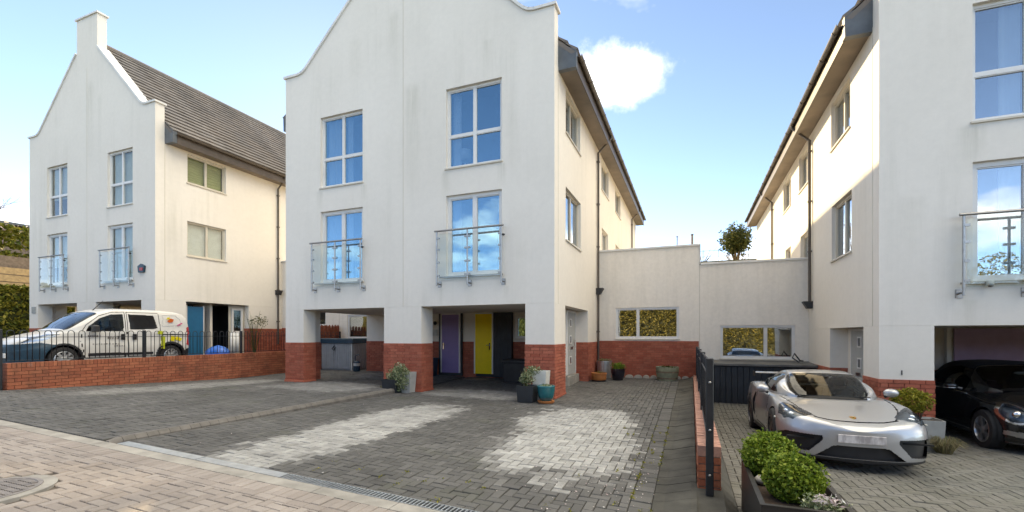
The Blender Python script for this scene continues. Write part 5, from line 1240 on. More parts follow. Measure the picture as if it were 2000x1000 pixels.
# bare tree at the far left
T = thing('bare_tree', 'leafless tree with thin twigs reaching in at the left edge', 'tree', (-31.9, 11.0, 3.9))
tr_m, br_m = MB(), MB()
def branch(m, p, d, l, r, lev):
    q = p + d * l; mid = p + d * l * 0.5 + Vector((random.uniform(-.06, .06) * l, random.uniform(-.06, .06) * l, random.uniform(-.03, .08) * l))
    m.tube([p, mid, q], [r, r * 0.8, r * 0.55], 5 if lev < 3 else 4, False)
    if lev >= 5: return
    for k in range(random.choice((2, 3))):
        nd = (d + Vector((random.uniform(-.75, .75), random.uniform(-.75, .75), random.uniform(-.35, .6)))).normalized(); branch(br_m, p + d * l * random.uniform(0.55, 1.0), nd, l * random.uniform(0.6, 0.82), r * 0.55, lev + 1)
branch(tr_m, Vector((-31.9, 11.0, 3.9)), Vector((0.15, 0.0, 1)), 1.3, 0.06, 0)
tr_m.build('trunk', 'bark', T, True); br_m.build('crown', 'bark', T, True)
# across the road, behind the camera: a sunlit hedge and trees that the windows mirror
T = thing('hedge', 'tall winter-yellow hedge across the road, mirrored in the link windows', 'hedge', (-4, -11, -1.5))
m = MB(); m.box(-40, -12.2, -3, 30, -10.9, 2.3); m.build('core', 'earth', T)
def hedge_front(T, n, size, mat, x0, x1, y, z0, z1):
    p = np.stack([rng.uniform(x0, x1, n), y + np.abs(rng.normal(0, 0.4, n)) * 0.9, rng.uniform(0, 1, n)], 1)
    top = z1 + 0.7 * np.sin(p[:, 0] * 0.55) + 0.35 * np.sin(p[:, 0] * 1.7 + 1); p[:, 2] = z0 + p[:, 2] ** 0.8 * (top - z0); leaves('foliage', mat, T, p, size)
hedge_front(T, 75000, 0.07, 'leaf_autumn', -40, 30, -10.8, -1.8, 3.1)

# ------------------------------------------------------------------ cars: dense lofted shells split into panels
def pchip(xs, ys, q):
    xs = np.asarray(xs, float); ys = np.asarray(ys, float); q = np.clip(q, xs[0], xs[-1])
    h = np.diff(xs); dl = np.diff(ys) / h; d = np.zeros_like(ys)
    for i in range(1, len(xs) - 1):
        if dl[i - 1] * dl[i] > 0:
            w1, w2 = 2 * h[i] + h[i - 1], h[i] + 2 * h[i - 1]; d[i] = (w1 + w2) / (w1 / dl[i - 1] + w2 / dl[i])
    d[0], d[-1] = dl[0], dl[-1]
    k = np.clip(np.searchsorted(xs, q, 'right') - 1, 0, len(xs) - 2); t = (q - xs[k]) / h[k]
    return (2*t**3 - 3*t**2 + 1) * ys[k] + (t**3 - 2*t**2 + t) * h[k] * d[k] + (-2*t**3 + 3*t**2) * ys[k+1] + (t**3 - t**2) * h[k] * d[k+1]
def tab(d): ks = sorted(d); return lambda q: pchip(ks, [d[k] for k in ks], np.asarray(q, float))
def crom(P, n, cen=True):
    """Catmull-Rom through control points P[m][..]; P array (m, N, 2) -> (len, N, 2)"""
    m = len(P); out = []
    for i in range(m - 1):
        p0, p1, p2, p3 = P[max(i - 1, 0)], P[i], P[i + 1], P[min(i + 2, m - 1)]
        for k in range(n):
            t = k / n; out.append(0.5 * ((2 * p1) + (-p0 + p2) * t + (2 * p0 - 5 * p1 + 4 * p2 - p3) * t * t + (-p0 + 3 * p1 - 3 * p2 + p3) * t ** 3))
    out.append(P[-1]); return np.array(out)
def grid_normals(G):
    du = np.gradient(G, axis=0); dv = np.gradient(G, axis=1); n = np.cross(dv, du); l = np.linalg.norm(n, axis=2, keepdims=True); n = n / np.maximum(l, 1e-9)
    return n
class Shell:
    """half shell grid G[station][section]; local x back from the nose, y sideways (>=0), z up"""
    def __init__(s, G, outward=1): s.G = G; s.N = grid_normals(G); s.C = (G[:-1, :-1] + G[1:, :-1] + G[1:, 1:] + G[:-1, 1:]) / 4; s.NC = grid_normals(s.C)
    def orient(s):
        # make normals point away from the centre line
        f = np.sign(np.sum(s.N * (s.G - np.array([s.G[..., 0].mean(), 0, 0.5])), axis=2)); 
        if f.mean() < 0: s.N = -s.N; s.NC = -s.NC
    def part(s, mask, name, mat, root, T, off=0.0, skirt=True, side=0, smooth=True, vec=None, label=None):
        """faces in mask become one mesh (both sides; side=+-1 only one), moved in by off along the normal"""
        nx, nv = s.G.shape[:2]; idx = np.arange(nx * nv).reshape(nx, nv)
        F = np.stack([idx[:-1, :-1], idx[1:, :-1], idx[1:, 1:], idx[:-1, 1:]], -1)[mask]
        if len(F) == 0: return None
        V = s.G.reshape(-1, 3); Nn = s.N.reshape(-1, 3)
        u, inv = np.unique(F, return_inverse=True); F2 = inv.reshape(F.shape); base = V[u]
        mv = base + (Nn[u] * off if vec is None else np.array(vec) * off)
        VV = mv; FF = F2
        if off and skirt:
            e = np.concatenate([F2[:, [0, 1]], F2[:, [1, 2]], F2[:, [2, 3]], F2[:, [3, 0]]]); ke = np.sort(e, 1); uq, ii, ct = np.unique(ke, axis=0, return_index=True, return_counts=True); be = e[ii[ct == 1]]
            be = be[np.abs(base[be[:, 0], 1]) + np.abs(base[be[:, 1], 1]) > 1e-5]
            n0 = len(VV); VV = np.concatenate([VV, base + 0.0]); FF = np.concatenate([FF, np.stack([be[:, 0], be[:, 1], be[:, 1] + n0, be[:, 0] + n0], -1)])
        outV, outF = [], []
        for sg in ((1, -1) if side == 0 else (side,)):
            W = VV.copy(); W[:, 1] *= sg; outF.append(FF + sum(len(a) for a in outV)); outV.append(W)
        W = np.concatenate(outV); W = T(W); o = npmesh(name, W, np.concatenate(outF), mat, root, smooth)
        if skirt and off: o.data.set_sharp_from_angle(angle=R(50))
        if label: o['label'] = label
        return o
def inpoly(px, py, poly):
    r = np.zeros(px.shape, bool); n = len(poly)
    for i in range(n):
        x1, y1 = poly[i]; x2, y2 = poly[(i + 1) % n]
        c = ((y1 > py) != (y2 > py)) & (px < (x2 - x1) * (py - y1) / (y2 - y1 + 1e-12) + x1); r ^= c
    return r
def near_line(px, py, pts, w):
    d = np.full(px.shape, 9.0)
    for (x1, y1), (x2, y2) in zip(pts[:-1], pts[1:]):
        dx, dy = x2 - x1, y2 - y1; t = np.clip(((px - x1) * dx + (py - y1) * dy) / (dx * dx + dy * dy), 0, 1); d = np.minimum(d, np.hypot(px - x1 - t * dx, py - y1 - t * dy))
    return d < w
def snap_arch(G, xw, zw, Rr):
    d = np.hypot(G[..., 0] - xw, G[..., 2] - zw); m = (np.abs(d - Rr) < 0.013) & (G[..., 1] > 0.45)
    f = np.where(m, Rr / np.maximum(d, 1e-6), 1.0); G[..., 0] = xw + (G[..., 0] - xw) * f; G[..., 2] = zw + (G[..., 2] - zw) * f
def lower_body(L, w, zs, zw, zf, yf, zc, nx=250, nv=16, nose_len=0.5, nose_p=2.6, tail_len=0.35, tail_p=3.5, mid=0.5, shoulder=0.13):
    t = np.linspace(0, 1, nx); x = L * (t - 0.10 * np.sin(2 * np.pi * t)); x = np.clip(x, 0, L)
    ext = np.concatenate([[0], 0.0 + nose_len * (np.linspace(0, 1, 130)[1:] ** 2.4)]); tl = L - tail_len * (np.linspace(0, 1, 60) ** 2.6)
    x = np.unique(np.round(np.concatenate([x[(x > nose_len) & (x < L - tail_len)], ext, tl]), 5))
    W = w(x)
    a = np.clip(1 - x / nose_len, 0, 1); W = W * np.maximum(1 - a ** nose_p, 0) ** (1 / nose_p)
    b = np.clip(1 - (L - x) / tail_len, 0, 1); W = W * np.maximum(1 - b ** tail_p, 0) ** (1 / tail_p)
    ZS, ZW, ZF, ZC = zs(x), zw(x), zf(x), zc(x); YF = yf(x)
    o = np.zeros_like(x)
    P = np.array([np.stack([o, ZS], -1), np.stack([W * 0.86, ZS], -1), np.stack([W * 0.965, ZS + 0.05], -1), np.stack([W * 0.99, (ZS + ZW) / 2], -1), np.stack([W, ZW], -1),
                  np.stack([W * (0.97 - 0.0 * o), np.maximum(ZF - shoulder, ZW + 0.02)], -1), np.stack([W * (YF + (1 - YF) * 0.55), ZF - 0.028], -1), np.stack([W * YF, ZF], -1), np.stack([W * YF * 0.72, ZC + (ZF - ZC) * 0.55], -1), np.stack([W * YF * 0.4, ZC + (ZF - ZC) * 0.1], -1), np.stack([o, ZC], -1)])
    S = crom(P, nv); G = np.concatenate([np.broadcast_to(x[None, :, None], (S.shape[0], len(x), 1)), S], 2).transpose(1, 0, 2).copy(); G[..., 1] = np.maximum(G[..., 1], 0)
    return G
def cabin(xa, xb, wb, zb, zt, tumble, crown, nx=200, nv=22, rnd=0.07, step=None):
    x = np.linspace(xa, xb, nx); WB, ZB_, ZT = wb(x), zb(x), zt(x); H_ = np.maximum(ZT - ZB_, 0.004); o = np.zeros_like(x)
    WR = WB - tumble * H_; cr = np.minimum(crown, H_ * 0.4)
    P = np.array([np.stack([WB + 0.01, ZB_ - 0.06], -1), np.stack([WB, ZB_], -1), np.stack([WB - tumble * H_ * 0.42, ZB_ + 0.5 * H_], -1), np.stack([WR, ZT - cr - np.minimum(rnd, 0.35 * H_)], -1), np.stack([WR * 0.88, ZT - cr * 0.75], -1), np.stack([WR * 0.5, ZT - cr * 0.2], -1), np.stack([o, ZT], -1)])
    S = crom(P, nv); G = np.concatenate([np.broadcast_to(x[None, :, None], (S.shape[0], len(x), 1)), S], 2).transpose(1, 0, 2).copy(); G[..., 1] = np.maximum(G[..., 1], 0); return G
def wheel(root, T, x, y, r, w, style, sg):
    """sg: +1 outer face towards +y"""
    def tp(P): return [tuple(p) for p in T(np.array(P, float))]
    m = MB(); n = 40; prof = [(r * 0.66, -w / 2), (r * 0.70, -w / 2 - 0.004), (r * 0.94, -w / 2 + 0.004), (r, -w / 2 + 0.03), (r, w / 2 - 0.03), (r * 0.94, w / 2 - 0.004), (r * 0.70, w / 2 + 0.004), (r * 0.66, w / 2)]
    vs = []
    for (rr, h) in prof:
        for k in range(n): a = 2 * math.pi * k / n; vs.append((x + rr * math.cos(a), y + h, r + rr * math.sin(a)))
    m.v = tp(vs); m.f = [(i * n + k, i * n + (k + 1) % n, (i + 1) * n + (k + 1) % n, (i + 1) * n + k) for i in range(len(prof) - 1) for k in range(n)]
    wo = m.build('wheel', 'tyre', root, 40)
    yo = y + sg * w / 2; rm, spk = {'sport': ('rim_dark', 10), 'star': ('rim_silver', 5), 'cap': ('hubcap', 9)}[style]
    m = MB(); vs = []; ri = r * 0.665
    prof = [(ri, 0.0), (ri - 0.012, 0.004), (ri - 0.02, -0.02), (ri - 0.03, -0.12)]
    for (rr, h) in prof:
        for k in range(n): a = 2 * math.pi * k / n; vs.append((x + rr * math.cos(a), yo + sg * h, r + rr * math.sin(a)))
    m.v = tp(vs); m.f = [(i * n + k, i * n + (k + 1) % n, (i + 1) * n + (k + 1) % n, (i + 1) * n + k) for i in range(len(prof) - 1) for k in range(n)]
    m.build('rim', 'rim_silver' if style != 'sport' else 'rim_dark', wo, 40)
    m = MB()
    for k in range(spk):
        a = 2 * math.pi * k / spk + 0.15
        for da in ((-0.10, 0.10) if style != 'cap' else (0.0,)):
            a1 = a + da * (1.6 if style == 'star' else 1.0); c0, c1 = math.cos(a), math.cos(a1); s0, s1 = math.sin(a), math.sin(a1); hw = 0.014 if style == 'sport' else 0.022 if style == 'star' else 0.034
            px, pz = -math.sin(a1), math.cos(a1); q = []
            for rr, cc, ss, h in ((0.05, c0, s0, -0.012), (ri - 0.012, c1, s1, -0.006)):
                for sw in (-1, 1):
                    for dd in (0.0, -0.035): q.append((x + rr * cc + sw * hw * px * (0.8 if rr < 0.1 else 1), yo + sg * (h + dd), r + rr * ss + sw * hw * pz))
            m.add(tp(q), [(0, 2, 6, 4), (1, 5, 7, 3), (0, 4, 5, 1), (2, 3, 7, 6), (0, 1, 3, 2), (4, 6, 7, 5)])
    m.build('spokes', rm, wo)
    m = MB(); vs = []; prof = [(0.065, -0.05), (0.065, -0.01), (0.05, -0.002), (0.0, 0.0)]
    for (rr, h) in prof:
        for k in range(20): a = 2 * math.pi * k / 20; vs.append((x + rr * math.cos(a), yo + sg * h, r + rr * math.sin(a)))
    m.v = tp(vs); m.f = [(i * 20 + k, i * 20 + (k + 1) % 20, (i + 1) * 20 + (k + 1) % 20, (i + 1) * 20 + k) for i in range(3) for k in range(20)]; m.build('hub', rm, wo, 40)
    m = MB(); vs = []; 
    for (rr, h) in ((0.0, -0.10), (ri * 0.8, -0.10)):
        for k in range(24): a = 2 * math.pi * k / 24; vs.append((x + rr * math.cos(a), yo + sg * h, r + rr * math.sin(a)))
    m.v = tp(vs); m.f = [(k, (k + 1) % 24, 24 + (k + 1) % 24, 24 + k) for k in range(24)]; m.build('brake_disc', 'rim_dark' if style == 'sport' else 'gap_black', wo)
def arch_liner(root, T, x, zc, Rr, y0, y1):
    for sg in (-1, 1):
        m = MB(); n = 24; vs = []
        for k in range(n + 1):
            a = -0.35 + (math.pi + 0.7) * k / n
            for yy in (y0, y1): vs.append((x + Rr * math.cos(a), sg * yy, zc + Rr * math.sin(a)))
        b = len(vs); vs += [(x + Rr * math.cos(-0.35 + (math.pi + 0.7) * k / n), sg * y0, zc + Rr * math.sin(-0.35 + (math.pi + 0.7) * k / n)) for k in range(n + 1)]
        m.v = [tuple(p) for p in T(np.array(vs))]; m.f = [(2 * k, 2 * k + 1, 2 * k + 3, 2 * k + 2) for k in range(n)] + [tuple(range(b, b + n + 1))]
        m.build('arch_liner', 'gap_black', root)
def pbox(root, T, name, mat, x0, y0, z0, x1, y1, z1, c=0.0, smooth=False):
    m = MB(); m.cbox(x0, y0, z0, x1, y1, z1, c) if c else m.box(x0, y0, z0, x1, y1, z1); m.v = [tuple(p) for p in T(np.array(m.v))]; return m.build(name, mat, root, smooth)
def ellipsoid(root, T, name, mat, c, r, n=16, k=10, cut=None):
    m = MB(); prof = [(math.sin(math.pi * i / k), -math.cos(math.pi * i / k)) for i in range(k + 1)]; vs = []
    for (rr, h) in prof:
        for j in range(n): a = 2 * math.pi * j / n; vs.append((c[0] + r[0] * rr * math.cos(a), c[1] + r[1] * rr * math.sin(a), c[2] + r[2] * h))
    m.v = [tuple(p) for p in T(np.array(vs))]; m.f = [(i * n + j, i * n + (j + 1) % n, (i + 1) * n + (j + 1) % n, (i + 1) * n + j) for i in range(k) for j in range(n)]
    return m.build(name, mat, root, True)
def make_T(cx, noseY, zg, pitch=0.0):
    def T(V): V = np.asarray(V, float); return np.stack([cx + V[:, 1], noseY + V[:, 0], zg + V[:, 2] + pitch * V[:, 0]], -1)
    return T

# ---- silver sports coupe
def sports_car():
    cx, ny = 2.06, 7.15; pt = (z_right(2.06, 10.67) - z_right(2.06, 8.19)) / 2.48; zg = z_right(cx, 8.19) - 0.97 * pt; T = make_T(cx, ny, zg, pt)
    C = thing('sports_car', 'silver two-door sports coupe parked nose-out on the right driveway', 'car', (cx, ny + 2.2, zg))
    L = 4.45; XF, XR, RA = 0.97, 3.45, 0.375; RW = 0.345
    w = tab({0: .865, .5: .875, .97: .905, 1.5: .885, 2.1: .875, 2.7: .895, 3.3: .925, 3.8: .92, 4.2: .89, L: .86})
    zs = tab({0: .13, .4: .13, 1: .14, 3: .15, 3.9: .17, L: .25}); zw = tab({0: .38, .5: .48, 1: .55, 2: .55, 3.2: .60, 4: .60, L: .55})
    zf = tab({0: .535, .06: .60, .2: .665, .5: .742, .97: .818, 1.4: .845, 1.8: .855, 2.4: .86, 2.9: .90, 3.4: .965, 3.8: .96, 4.2: .93, L: .86})
    zc = tab({0: .535, .06: .595, .2: .645, .5: .71, .97: .785, 1.35: .848, 1.8: .87, 2.6: .88, 3.3: .93, 3.8: .95, 4.2: .93, L: .86})
    yf = tab({0: .55, .15: .70, .5: .78, 1: .80, 1.7: .86, 2.3: .88, 3: .86, 3.5: .84, L: .8})
    G = lower_body(L, w, zs, zw, zf, yf, zc, nose_len=0.62, nose_p=2.35, tail_len=0.4)
    for xw in (XF, XR): snap_arch(G, xw, RW, RA)
    S = Shell(G); S.orient(); c = S.C; X, Y, Z = c[..., 0], c[..., 1], c[..., 2]; n = S.NC
    top = n[..., 2] > 0.35; front = (X < 0.75) & (Z < 0.62)
    arch = ((np.hypot(X - XF, Z - RW) < RA) | (np.hypot(X - XR, Z - RW) < RA)) & (Y > 0.45)
    under = Z < 0.16
    # front view outlines (y, z)
    intake = inpoly(Y, Z, [(0.56, 0.225), (0.82, 0.20), (0.875, 0.41), (0.80, 0.455), (0.42, 0.45), (0.41, 0.40)]) & (X < 0.6)
    centre = inpoly(Y, Z, [(-0.1, 0.175), (0.50, 0.175), (0.30, 0.335), (-0.1, 0.345)]) & (X < 0.5)
    lip = (Z < 0.172) & (X < 0.62)
    head = inpoly(Y / 1.0, X, [(0.47, 0.31), (0.58, 0.24), (0.72, 0.28), (0.81, 0.41), (0.85, 0.62), (0.82, 0.80), (0.745, 0.84), (0.665, 0.72), (0.56, 0.54), (0.475, 0.39)]) & (Z > 0.5)
    hood = [(0.0, 0.185), (0.30, 0.20), (0.44, 0.25), (0.50, 0.36), (0.60, 0.65), (0.66, 1.0), (0.70, 1.42)]
    hoodgap = near_line(Y, X, hood, 0.0085) & top & (Z > 0.5)
    hoodlip = near_line(Y, X, [(0.0, 0.175), (0.30, 0.19), (0.46, 0.25)], 0.016) & top & (Z > 0.5)
    door = near_line(X, Z, [(1.72, 0.86), (1.58, 0.72), (1.53, 0.45), (1.62, 0.26), (2.72, 0.27), (2.80, 0.5), (2.76, 0.87)], 0.0075) & (Y > 0.6) & (n[..., 1] > 0.4)
    scoop = inpoly(X, Z, [(2.84, 0.78), (2.93, 0.80), (3.06, 0.62), (3.05, 0.40), (2.90, 0.33), (2.86, 0.5)]) & (Y > 0.6)
    sill = (Z < 0.24) & (X > 1.4) & (X < 3.0) & (Y > 0.6)
    inter = (X > 1.62) & (X < 3.3) & (Y < 0.66) & top
    used = arch | inter
    def take(mask):
        nonlocal used
        r = mask & ~used; used = used | r; return r
    m_ = take(intake); [S.part(m_, 'air_intake', 'dark_plastic', C, T, 0.10, side=s, vec=(1, 0, 0)) for s in (1, -1)]
    S.part(take(centre), 'lower_grille', 'dark_plastic', C, T, 0.07, vec=(1, 0, 0))
    S.part(take(lip), 'splitter', 'gap_black', C, T, 0.0)
    hm = take(head)
    for s in (1, -1):
        hl = S.part(hm, 'headlight', 'lamp_bowl', C, T, -0.055, side=s); S.part(hm, 'lens', 'lens_glass', hl, T, 0.0, skirt=False, side=s)
        for (hx, hy, hz, hr) in ((0.52, 0.70, 0.655, 0.052), (0.42, 0.63, 0.625, 0.04), (0.63, 0.75, 0.70, 0.035)): ellipsoid(hl, T, 'lamp', 'chrome', (hx, s * hy, hz), (hr, hr, hr * 0.9), 12, 8)
    S.part(take(hoodlip), 'bonnet_gap', 'gap_black', C, T, -0.012); hg = take(hoodgap); [S.part(hg & (X > 0.80), 'bonnet_seam', 'gap_black', C, T, -0.006, side=s) for s in (1, -1)]
    dm = take(door); [S.part(dm, 'door_seam', 'gap_black', C, T, -0.006, side=s) for s in (1, -1)]
    m_ = take(scoop); [S.part(m_, 'side_scoop', 'gap_black', C, T, -0.07, side=s) for s in (1, -1)]
    S.part(take(sill), 'sill', 'dark_plastic', C, T, 0.0, skirt=False)
    S.part(~used, 'body', 'paint_silver', C, T, 0.0)
    # cabin
    wb = tab({1.28: .34, 1.4: .52, 1.6: .66, 1.85: .735, 2.2: .755, 2.7: .74, 3.1: .70, 3.5: .63, 3.95: .50}); zb = tab({1.28: .835, 1.6: .86, 2.2: .862, 2.8: .90, 3.3: .945, 3.95: .94})
    zt = tab({1.28: .85, 1.45: .955, 1.7: 1.095, 1.95: 1.205, 2.15: 1.25, 2.4: 1.268, 2.7: 1.255, 3.0: 1.205, 3.4: 1.09, 3.75: .985, 3.95: .945})
    K = Shell(cabin(1.28, 3.95, wb, zb, zt, 0.62, 0.035)); K.orient(); c = K.C; X, Y, Z = c[..., 0], c[..., 1], c[..., 2]
    H_ = zt(X) - zb(X); wr = wb(X) - 0.62 * H_
    wind = (X > 1.33) & (X < 2.0) & (Y < wr - 0.012) & (Z > zt(X) - 0.09)
    sidew = inpoly(X, Z, [(1.72, 0.895), (2.10, 1.145), (2.35, 1.185), (2.68, 1.165), (3.02, 1.06), (3.22, 0.985), (3.0, 0.925), (2.4, 0.893)]) & (Y > 0.42) & (Y > wr - 0.03)
    pill = near_line(X, Z, [(2.72, 0.9), (2.60, 1.19)], 0.018) & sidew
    rear = (X > 2.98) & (X < 3.75) & (Y < wr - 0.03) & (Z > zt(X) - 0.09)
    sidew &= ~pill
    ws = K.part(wind, 'windscreen', 'car_glass', C, T, -0.004); [K.part(sidew, 'side_window', 'car_glass', C, T, -0.004, side=s) for s in (1, -1)]; K.part(rear, 'rear_window', 'car_glass', C, T, -0.004)
    K.part(pill, 'window_pillar', 'gap_black', C, T, -0.003)
    edge = (X < 1.36) & (Y < wb(X) + 0.1); K.part(edge & ~wind & ~sidew & ~pill, 'scuttle', 'gap_black', C, T, 0.0)
    K.part(~(wind | sidew | rear | pill | edge), 'roof', 'paint_silver', C, T, 0.0)
    for s in (1, -1): pbox(ws, T, 'wiper', 'gap_black', 1.34, min(s * 0.02, s * 0.5), 0.875, 1.36, max(s * 0.02, s * 0.5), 0.888)
    # interior
    pbox(C, T, 'cabin_floor', 'seat_black', 1.5, -0.66, 0.3, 3.2, 0.66, 0.45); pbox(C, T, 'dashboard', 'seat_black', 1.45, -0.64, 0.6, 1.85, 0.64, 0.86, 0.03)
    for s in (1, -1):
        st = pbox(C, T, 'seat', 'seat_black', 2.35, s * 0.36 - 0.22, 0.4, 2.6, s * 0.36 + 0.22, 0.98, 0.04); pbox(st, T, 'headrest', 'seat_black', 2.42, s * 0.36 - 0.12, 0.985, 2.55, s * 0.36 + 0.12, 1.13, 0.03)
    m = MB(); m.tube([tuple(p) for p in T(np.array([(2.0 + 0.03 * math.sin(a), 0.36 + 0.17 * math.cos(a), 0.80 + 0.16 * math.sin(a)) for a in np.linspace(0, 6.28, 24)]))], 0.014, 6); m.build('steering_wheel', 'seat_black', C)
    for s in (1, -1):
        mi = ellipsoid(C, T, 'mirror', 'paint_silver', (1.80, s * 0.905, 0.935), (0.075, 0.105, 0.07)); m = MB(); m.tube([tuple(p) for p in T(np.array([(1.80, s * 0.82, 0.87), (1.80, s * 0.86, 0.89), (1.80, s * 0.90, 0.92)]))], 0.022, 8); m.build('stalk', 'gap_black', mi)
        ellipsoid(mi, T, 'mirror_glass', 'chrome', (1.845, s * 0.905, 0.935), (0.035, 0.09, 0.055))
    # rear wing
    m = MB(); prof = [(4.12, 1.115), (4.20, 1.135), (4.36, 1.125), (4.44, 1.14), (4.44, 1.125), (4.36, 1.105), (4.2, 1.11)]; vs = [(a, -0.74, b) for a, b in prof]; m.prism(vs, (0, 1.48, 0)); m.v = [tuple(p) for p in T(np.array(m.v))]; wg = m.build('rear_wing', 'paint_silver', C, 30)
    for s in (1, -1): pbox(wg, T, 'endplate', 'gap_black', 4.12, s * 0.745 - 0.008, 1.04, 4.45, s * 0.745 + 0.008, 1.15); pbox(wg, T, 'stay', 'gap_black', 4.2, s * 0.42 - 0.012, 0.9, 4.32, s * 0.42 + 0.012, 1.11)
    # number plate (blurred), crest, indicators, cross bars in the intakes
    pbox(C, T, 'number_plate', 'plate_blur', -0.022, -0.26, 0.385, -0.006, 0.26, 0.49, 0.004)
    m = MB(); pr = [(-0.035, 0.05), (0.035, 0.05), (0.036, 0.0), (0.02, -0.04), (0.0, -0.055), (-0.02, -0.04), (-0.036, 0.0)]
    m.prism([(0.33 + b * 0.95, a, 0.672 + b * 0.22 + 0.002) for a, b in pr], (-0.002, 0, 0.007)); m.v = [tuple(p) for p in T(np.array(m.v))]; cr = m.build('crest', 'gold', C)
    for k, (a, b, mt) in enumerate(((-0.018, 0.02, 'red_paint'), (0.018, -0.02, 'red_paint'), (0, 0, 'gap_black'))): pbox(cr, T, 'crest_field', mt, 0.33 + b - 0.012, a - 0.009, 0.678 + b * 0.22, 0.33 + b + 0.012, a + 0.009, 0.684 + b * 0.22)
    for s in (1, -1):
        pbox(C, T, 'intake_bar', 'gap_black', 0.17, s * 0.65 - 0.16, 0.385, 0.22, s * 0.65 + 0.16, 0.405); ellipsoid(C, T, 'side_indicator', 'pot_white', (0.62, s * 0.893, 0.60), (0.045, 0.012, 0.014))
        for k, xw in enumerate((XF, XR)): wheel(C, T, xw, s * (0.79 if k == 0 else 0.795), RW, 0.225 if k == 0 else 0.26, 'sport', s)
    for xw in (XF, XR): arch_liner(C, T, xw, RW, RA - 0.002, 0.5, 0.86)
    pbox(C, T, 'underbody', 'gap_black', 0.3, -0.6, 0.14, 4.2, 0.6, 0.3)
sports_car()

